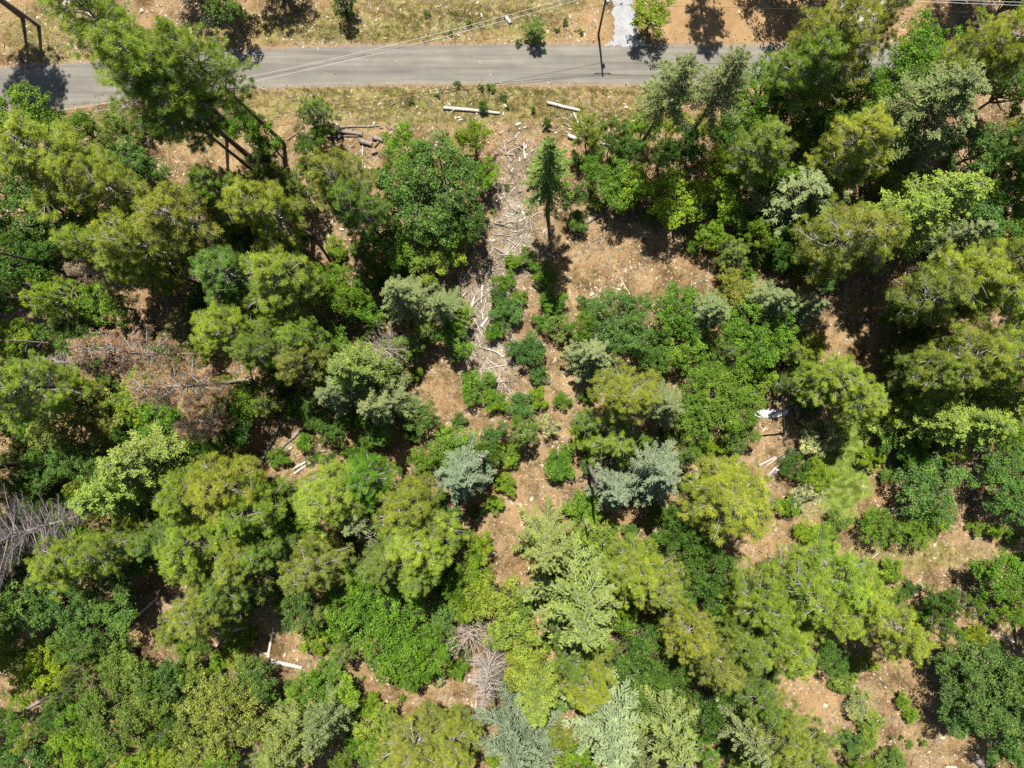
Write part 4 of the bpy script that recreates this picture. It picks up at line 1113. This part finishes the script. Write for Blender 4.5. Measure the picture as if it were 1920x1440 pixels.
# scattered branches and sticks in the debris strip
STRIP = [(985, 240), (968, 300), (960, 370), (968, 430), (952, 500), (905, 560), (900, 620), (925, 690), (915, 740)]
def strip_pt(u):
    i = min(int(u * (len(STRIP) - 1)), len(STRIP) - 2); f = u * (len(STRIP) - 1) - i
    return STRIP[i][0] * (1 - f) + STRIP[i + 1][0] * f, STRIP[i][1] * (1 - f) + STRIP[i + 1][1] * f
stick_meshes = []
for v in range(14):
    T = Tubes(); L = 1.0; p = [np.zeros(3)]; d = np.array([1., 0, 0])
    for k in range(4): d = unit(d + rng.normal(size=3) * np.array([.24, .24, .06])); p.append(p[-1] + d * L / 4)
    T.add(p, np.linspace(.032, .010, 5) * rng.uniform(.5, 1.5), 6)
    if v % 2:
        T.add([p[2], p[2] + unit(d + np.array([0, .9, .2])) * .3], [.018, .008], 5)
    stick_meshes.append(T.mesh("broken_branch", [M[['bleached', 'deadwood', 'greylog', 'deadwood'][v % 4]]]))
def stick(px, py, L, label, group, ang=None):
    v = rnd.randrange(14); x, y = at(px, py); o = link("broken_branch", stick_meshes[v])
    label = f"{'long' if L > 1.7 else 'short' if L < .85 else 'mid-length'} {'forked' if v % 2 else 'straight'} {['white', 'pale grey', 'brown-grey', 'pale grey'][v % 4]} {label}"
    k = L; o.scale = (k, .6 + .5 * k, .6 + .5 * k); o.location = (x, y, float(ground_z(x, y)) + .05 + .1 * rnd.random())
    o.rotation_euler = (rnd.uniform(0, 6), rnd.gauss(0, .07), rnd.uniform(0, 6.28) if ang is None else ang)
    tag(o, label, "branch", group)
for i in range(260):
    u = rnd.betavariate(1.7, 1.5); x, y = strip_pt(u); w = 26 if u < .7 else 20
    stick(x + rnd.gauss(0, w), y + rnd.gauss(0, 12), rnd.choice([.6, .8, 1.1, 1.6, 2.4, 3.4]) * rnd.uniform(.8, 1.2), "branch in the " + ("upper debris strip below the white log" if y < 340 else "debris strip beside the big oak" if y < 470 else "lower debris strip among crossed sticks" if y < 640 else "foot of the debris strip"), "broken branches in the debris strip")
for (cx, cy, sx_, sy_, n, where) in [(1120, 465, 60, 25, 14, "on the leaf-littered clearing below the oak row"), (1090, 250, 40, 16, 16, "on the dry verge right of the slender dark fir"),
        (1740, 1270, 25, 60, 16, "on the pale clearing at lower right"), (640, 1235, 60, 25, 10, "around the lower left small clearings"), (1860, 1200, 40, 25, 10, "above the large oak at the right edge"),
        (580, 860, 40, 20, 10, "around the crossed fallen trunks"), (820, 1310, 50, 12, 10, "on the bare soil near the bottom edge"), (1390, 480, 40, 25, 12, "at the shaded edge of the big clearing"), (700, 290, 25, 20, 8, "below the brown cut log sections"),
        (1330, 525, 45, 8, 10, "above the yellow oak in the big clearing")]:
    for i in range(n):
        stick(cx + rnd.gauss(0, sx_ * .6), cy + rnd.gauss(0, sy_ * .6), rnd.uniform(.5, 1.7), "branch " + where, "broken branches " + where)

# pale cut chunks of wood
cm = []
for v in range(5):
    T = Tubes(); L = .5; T.add([(0, 0, 0), (L * .5, rng.normal() * .02, 0), (L, 0, 0)], [.13, .14, .12], 8 if v % 2 else 5, cap=1); cm.append(T.mesh("wood_chunk", [M['bleached'], M['cutend']]))
CH = [(967, 235), (972, 243), (975, 248), (970, 252), (981, 240), (1015, 232), (917, 263), (920, 259), (975, 293), (980, 286), (990, 290), (1002, 280), (985, 278), (950, 263), (944, 210), (857, 220), (860, 226), (1072, 243), (1068, 248),
      (1085, 257), (1132, 265), (1150, 262), (1040, 250), (963, 315), (1127, 270), (690, 315), (686, 308), (637, 430), (636, 250), (500, 20), (902, 25), (930, 380), (975, 385), (978, 395), (980, 413), (955, 402), (1012, 375)]
for (px, py) in CH:
    x, y = at(px, py); o = link("wood_chunk", cm[rnd.randrange(5)]); k = rnd.uniform(.8, 1.6); o.scale = (k, k, k * .8); o.location = (x, y, float(ground_z(x, y)) + .06)
    o.rotation_euler = (rnd.uniform(0, 6), rnd.gauss(0, .1), rnd.uniform(0, 6.28)); where = "on the verge across the road" if py < 60 else "left of the big oak by the cut logs" if px < 750 else "near the long white log" if px < 940 and py < 300 else "beside the mid debris strip" if py > 340 else "under the thick white log right of the slender fir" if px > 1035 else "in the uppermost part of the debris strip"
    tag(o, "pale sawn chunk of wood " + where, "wood chunk", "sawn wood chunks on the cleared ground")

# tree stumps
def stump(px, py, r, label):
    x, y = at(px, py); n = 18; ang = np.arange(n) * 6.283 / n; hh = .28
    rr = r * (1 + .07 * np.sin(ang * 3 + px) + rng.normal(size=n) * .03)
    T = Tubes(); v = []
    for (z, k) in ((-.1, 1.35), (.06, 1.08), (hh, 1.0)):
        v += [(rr[i] * k * math.cos(ang[i]), rr[i] * k * math.sin(ang[i]), z) for i in range(n)]
    f = []; sz = []; mi = []
    for L_ in range(2):
        for i in range(n): f += [L_ * n + i, L_ * n + (i + 1) % n, (L_ + 1) * n + (i + 1) % n, (L_ + 1) * n + i]; sz.append(4); mi.append(0)
    f += [2 * n + i for i in range(n)]; sz.append(n); mi.append(1)
    o = link("tree_stump", np_mesh("tree_stump", v, f, sz, [M['brownlog'], M['greylog']], matidx=mi)); o.location = (x, y, float(ground_z(x, y)))
    tag(o, label, "stump")
stump(930, 287, .3, "grey stump left of the upper debris strip"); stump(979, 272, .22, "small stump in the middle of the upper debris strip")
stump(1084, 237, .26, "stump under the short white pole right of the slender fir"); stump(975, 358, .25, "stump on the left of the mid debris strip")
stump(937, 415, .2, "small stump at the oak's shaded edge by the debris"); stump(932, 817, .22, "dark small stump above the lime shrub in mid-photo")
stump(226, 253, .28, "reddish stump on the verge left of the leaning pines"); stump(1000, 1180, .2, "stump hidden between yellow-green oaks near the snags")

# ------------------------------------------------------------------ tyres
def tyre(px, py, R, label, tilt=0):
    x, y = at(px, py); seg, pr = 40, 14; v = []
    prof = []
    for k in range(pr):                                    # squared tyre section, open to the rim inside
        a = math.radians(215 - 250 * k / (pr - 1) + 0); cx = math.cos(a); sz_ = math.sin(a)
        prof.append((R - .11 + .105 * math.copysign(abs(cx) ** .55, cx), .095 * math.copysign(abs(sz_) ** .6, sz_)))
    prof = [(R * .6, -.07), (R * .64, -.1), (R * .82, -.115), (R * .95, -.1), (R, -.06), (R, .06), (R * .95, .1), (R * .82, .115), (R * .64, .1), (R * .6, .07), (R * .66, .05), (R * .86, .04), (R * .86, -.04), (R * .66, -.05)]
    pr = len(prof); f = []
    for i in range(seg):
        a = i * 6.283185 / seg
        for (r_, z_) in prof:
            k = 1 + (.012 if i % 2 and r_ > R * .94 else 0)
            v.append((r_ * k * math.cos(a), r_ * k * math.sin(a), z_))
    for i in range(seg):
        for k in range(pr): f += [i * pr + k, ((i + 1) % seg) * pr + k, ((i + 1) % seg) * pr + (k + 1) % pr, i * pr + (k + 1) % pr]
    o = link("old_tyre", np_mesh("old_tyre", v, f, np.full(len(f) // 4, 4), [M['rubber']], smooth=False)); o.location = (x, y, float(ground_z(x, y)) + .1)
    o.rotation_euler = (tilt, tilt * .5, 0); tag(o, label, "tyre", "old tyres on the woodland floor")
tyre(1106, 572, .52, "lone black tyre at the edge of the leaf-littered clearing", .12)
tyre(1097, 891, .42, "black tyre on the right of a pair by the tall dead trunk", .05)
tyre(1089, 898, .40, "black tyre on the left of a pair by the tall dead trunk", -.08)
tyre(1061, 945, .34, "lone small tyre on soil below the bright low oak bush", .1)

# ------------------------------------------------------------------ white tarp
def tarp():
    pts = [(1418, 776), (1430, 772), (1448, 768), (1466, 768), (1478, 773), (1474, 781), (1458, 783), (1440, 783), (1428, 785)]
    nx, ny = 46, 16; v = []; f = []
    x0, y0 = at(1416, 787); x1, y1 = at(1480, 764); 
    for j in range(ny):
        for i in range(nx):
            a = i / (nx - 1); b = j / (ny - 1); w = .62 + .38 * math.sin(math.pi * min(1, a * 1.05)) ; sk = .35 * math.sin(a * 7)
            X = x0 + (x1 - x0) * a; Y = (y0 + y1) / 2 + (b - .5) * (y1 - y0) * w * .75 + (a - .5) * .5 + sk * .18 + (.1 * math.sin(i * 1.7) if j in (0, ny - 1) else 0)
            hump = .55 * math.exp(-((a - .78) / .13) ** 2) + .3 * math.exp(-((a - .3) / .25) ** 2)
            Z = float(ground_z(X, Y)) + .05 + hump * math.sin(math.pi * b) ** .7 + .05 * math.sin(X * 7 + Y * 3) * math.sin(Y * 9 - X * 2) + .03 * math.sin(X * 15)
            v.append((X, Y, Z))
    for j in range(ny - 1):
        for i in range(nx - 1): f += [j * nx + i, j * nx + i + 1, (j + 1) * nx + i + 1, (j + 1) * nx + i]
    o = link("white_tarp", np_mesh("white_tarp", v, f, np.full(len(f) // 4, 4), [M['tarp']], smooth=True))
    md = o.modifiers.new("thick", 'SOLIDIFY'); md.thickness = .02
    tag(o, "crumpled white tarp on the ground right of the large oaks", "tarp")
tarp()

# ------------------------------------------------------------------ lumber pile
def plank(p0, p1, w, t_, z, label, mat='greylog', cat="plank", group="weathered planks in the lumber pile"):
    x0, y0 = at(*p0); x1, y1 = at(*p1); g = float(ground_z((x0 + x1) / 2, (y0 + y1) / 2)); L = math.hypot(x1 - x0, y1 - y0)
    X, Y, Z = L / 2, w / 2, t_ / 2; ch = .012
    v = []
    for sx_ in (-1, 1):
        for (yy, zz) in ((-Y + ch, -Z), (Y - ch, -Z), (Y, -Z + ch), (Y, Z - ch), (Y - ch, Z), (-Y + ch, Z), (-Y, Z - ch), (-Y, -Z + ch)): v.append((sx_ * X, yy, zz))
    f = list(range(8))[::-1] + list(range(8, 16)); sz = [8, 8]
    for i in range(8): f += [i, (i + 1) % 8, 8 + (i + 1) % 8, 8 + i]; sz.append(4)
    o = link("weathered_plank", np_mesh("weathered_plank", v, f, sz, [M[mat]])); o.location = ((x0 + x1) / 2, (y0 + y1) / 2, g + z + t_ / 2)
    o.rotation_euler = (0, 0, math.atan2(y1 - y0, x1 - x0)); tag(o, label, cat, group)
plank((1440, 893), (1474, 857), .32, .08, .30, "long grey plank on top of the lumber pile, slanting up right", 'bleached')
plank((1447, 897), (1470, 868), .28, .06, .20, "grey plank right under the long top plank of the lumber pile")
plank((1462, 868), (1512, 842), .4, .1, .10, "wide dark plank reaching right from the lumber pile into shade")
plank((1458, 858), (1500, 836), .3, .1, .10, "dark plank above the wide one in the lumber pile's shaded end")
plank((1436, 876), (1460, 858), .16, .06, .04, "narrow white plank left of the lumber pile on bare soil", 'bleached')
plank((1438, 888), (1449, 894), .5, .22, .05, "short grey crate board at the left foot of the lumber pile", 'greylog')
plank((1455, 880), (1466, 884), .25, .05, .36, "small cross plank lying over the long top plank", 'bleached')
plank((1450, 905), (1460, 914), .3, .08, .03, "short brown board on soil below the lumber pile", 'brownlog')
plank((1440, 777), (1492, 762), .18, .08, .5, "grey pole board sticking out right from under the white tarp", 'greylog')

# ------------------------------------------------------------------ utility pole, crossarm, wires
def utility_pole():
    x, y = at(1122, 64); e = bpy.data.objects.new("utility_pole", None); COL.objects.link(e); e.location = (x, y, 0)
    T = Tubes(); hp = 12.0; T.add([(0, 0, -.3), (0.02, .0, hp * .5), (0, .0, hp)], [.17, .145, .11], 12); link("pole", T.mesh("pole", [M['polewood']]), e)
    T = Tubes(); T.add([(-1.15, .16, hp - .5), (1.15, .16, hp - .5)], [.07, .07], 4); link("crossarm", T.mesh("crossarm", [M['polewood']]), e)
    ends = []
    for dx in (-1.0, 0.0, 1.0):
        T = Tubes(); b = np.array([dx, .16, hp - .43]); b = b if dx else np.array([0, 0, hp])
        T.add([b, b + [0, 0, .1], b + [0, 0, .12], b + [0, 0, .2], b + [0, 0, .24]], [.03, .035, .06, .06, .03], 8); link("insulator", T.mesh("insulator", [M['ceramic']]), e); ends.append(b + [x, y, .24])
    T = Tubes(); T.add([(.28, -.05, 8.6), (.28, -.05, 9.4)], [.18, .18], 12); link("transformer", T.mesh("transformer", [M['wire']]), e)
    tag(e, "tall wooden utility pole standing between the road and the gravel drive", "utility pole"); return ends
ends = utility_pole()
def wire(a, b, sag, label, r=.027, mat='wire'):
    a = np.array(a); b = np.array(b); s = np.linspace(0, 1, 30); pts = a + np.outer(s, b - a); pts[:, 2] -= sag * 4 * s * (1 - s)
    T = Tubes(); T.add(pts, r, 6); o = link("power_line", T.mesh("power_line", [M[mat]])); tag(o, label, "power line", "overhead power lines")
def wpt(px, py, z): x, y = at(px, py, z); return (x, y, z)
zl = 12.2
# the photo's upper line passes (1090,0) and (450,157), the lower one (1135,0) and (480,168); both go on to the left bend
def through(p, q, xe): return p[0] + (xe - p[0]), p[1] + (q[1] - p[1]) / (q[0] - p[0]) * (xe - p[0])
wire(ends[0], wpt(-420, 275, 11.2), 5.5, "upper of two pale power lines crossing the road to the left")
wire(ends[2], wpt(-420, 292, 11.2), 5.5, "lower of two pale power lines crossing the road to the left")
wire(ends[0] + [0, 0, .02], wpt(2350, 16, 11.6), .2, "upper of two pale power lines running right along the road")
wire(ends[2] + [0, 0, .02], wpt(2350, 26, 11.6), .2, "lower of two pale power lines running right along the road")
px_, py_ = at(1123, 64)
wire((px_, py_, 8.2), wpt(-420, 330, 7.4), .3, "single dark line strung lower on the pole towards the left", .022, 'rubber')
wire((px_, py_, 8.2), wpt(2350, 30, 7.6), .3, "single dark line strung lower on the pole towards the right", .022, 'rubber')

# ------------------------------------------------------------------ litter, chips, grass (uncountable)
def scatter_litter():
    n = 340000
    px = rng.uniform(-120, 2040, n); py = rng.uniform(-80, 1520, n)
    x, y = at(px, py); road_y = np.interp(px, rx, ry); keep = (abs(py - road_y) > 42) | (rng.random(n) < .012) | ((abs(py - road_y) > 33) & (rng.random(n) < .35))
    dens = .5 + .5 * np.sin(x * .33 + 1.7 * np.sin(y * .21)) * np.sin(y * .29 + 1.1 * np.sin(x * .17)); keep &= (rng.random(n) < .25 + .75 * dens) 
    g = np.maximum.reduce([blob(x, y, *a) for a in [(1590, 860, 42, 105), (1340, 30, 170, 50), (1165, 30, 20, 70)]]); keep &= rng.random(n) > g * .85
    x, y = x[keep], y[keep]; n = len(x)
    m2 = 30000; u = rng.beta(1.7, 1.3, m2); sp = np.array([strip_pt(k) for k in u]); sx1 = sp[:, 0] + rng.normal(size=m2) * 30; sy1 = sp[:, 1] + rng.normal(size=m2) * 16
    x2, y2 = at(sx1, sy1); X = np.concatenate([x, x2]); Y = np.concatenate([y, y2]); N = len(X)
    c = np.stack([X, Y, ground_z(X, Y) + rng.uniform(.012, .05, N)], -1)
    a = rng.uniform(0, 6.283, N); d = np.stack([np.cos(a), np.sin(a), rng.normal(size=N) * .15], -1)
    L = rng.gamma(1.5, .13, N) + .06; L[n:] *= 1.4
    wd = L * rng.uniform(.18, .55, N); wd[n:] = np.minimum(wd[n:], .05)
    tone = np.clip(rng.beta(1.6, 1.8, N), 0, 1); tone[n:] = np.clip(rng.beta(.8, .9, m2), 0, 1)
    Lf = Leaves(); Lf.diamonds(c, d, np.array([0, 0, 1.]) + rng.normal(size=(N, 3)) * .3, L, wd, tone)
    o = link("leaf_litter", Lf.mesh("leaf_litter", M['litter'])); o.color = (.215, .18, .13, 1)
    tag(o, "dry leaves, bark and pale wood chips strewn over the soil", "leaf litter", kind="stuff")
scatter_litter()
def scatter_grass(name, n, areas, col, hh, label, cat="grass"):
    P = []
    for (cx, cy, rx_, ry_) in areas:
        k = int(n * rx_ * ry_ / sum(a[2] * a[3] for a in areas)); r_ = np.sqrt(rng.random(k)); a = rng.uniform(0, 6.283, k)
        P.append(np.stack([cx + rx_ * r_ * np.cos(a), cy + ry_ * r_ * np.sin(a)], -1))
    P = np.concatenate(P); ok = abs(P[:, 1] - np.interp(P[:, 0], rx, ry)) > 38; ok &= ~((P[:, 0] > 1140) & (P[:, 0] < 1200) & (P[:, 1] < 84)); P = P[ok]
    x, y = at(P[:, 0], P[:, 1]); cl = np.sin(x * 1.9 + np.sin(y * 2.3) * 2) * np.sin(y * 1.7 + np.sin(x * 1.3) * 2); ok = rng.random(len(x)) < .45 + .55 * cl; x, y = x[ok], y[ok]
    k = 5; x = np.repeat(x, k) + rng.normal(size=len(x) * k) * .07; y = np.repeat(y, k) + rng.normal(size=len(y) * k) * .07; n = len(x)
    b = np.stack([x, y, ground_z(x, y) - .01], -1); tip = b + np.stack([rng.normal(size=n) * .6 * hh, rng.normal(size=n) * .6 * hh, hh * rng.uniform(.5, 1.2, n)], -1)
    Lf = Leaves(); Lf.needles(b, tip, .014, np.clip(rng.beta(2, 2, n), 0, 1))
    o = link(name, Lf.mesh(name, M['grassm'])); o.color = (*col, 1); tag(o, label, cat, kind="stuff")
VERGE = [(820, 185, 420, 26), (330, 235, 160, 26), (1080, 195, 150, 34), (780, 45, 330, 40), (120, 60, 120, 50), (880, 10, 220, 30)]
scatter_grass("dry_grass", 42000, VERGE + [(1180, 240, 60, 34), (1700, 1040, 120, 22), (1080, 230, 80, 30)], (.27, .22, .095), .2, "straw-coloured dry grass on the road verges")
scatter_grass("green_grass", 15000, [(800, 172, 380, 9), (840, 205, 200, 26), (1120, 225, 70, 22), (700, 60, 200, 14), (900, 35, 160, 20), (340, 225, 100, 16), (1575, 975, 30, 14)], (.10, .145, .03), .17, "patches of green grass on the verges")
scatter_grass("lawn_grass", 16000, [(1588, 850, 36, 90), (1572, 925, 44, 30)], (.17, .24, .045), .12, "short green lawn grass in the right-hand clearing", "lawn")
def scatter_herbs():
    n = 11000; px = rng.uniform(0, 1920, n); py = rng.uniform(170, 1440, n); x, y = at(px, py)
    k = 26; X = np.repeat(x, k) + rng.normal(size=n * k) * .16; Y = np.repeat(y, k) + rng.normal(size=n * k) * .16; N = len(X)
    c = np.stack([X, Y, ground_z(X, Y) + rng.uniform(.03, .22, N)], -1); d = rng.normal(size=(N, 3)) * [1, 1, .3]
    L = rng.uniform(.05, .11, N); Lf = Leaves(); Lf.diamonds(c, d, np.array([0, 0, 1.]) + rng.normal(size=(N, 3)) * .4, L, L * .6, rng.beta(2, 2, N))
    o = link("ground_cover", Lf.mesh("ground_cover", M['leaf'])); o.color = (.09, .14, .03, 1); tag(o, "low green weeds dotted over the woodland floor", "weeds", kind="stuff")
scatter_herbs()
label_plants()
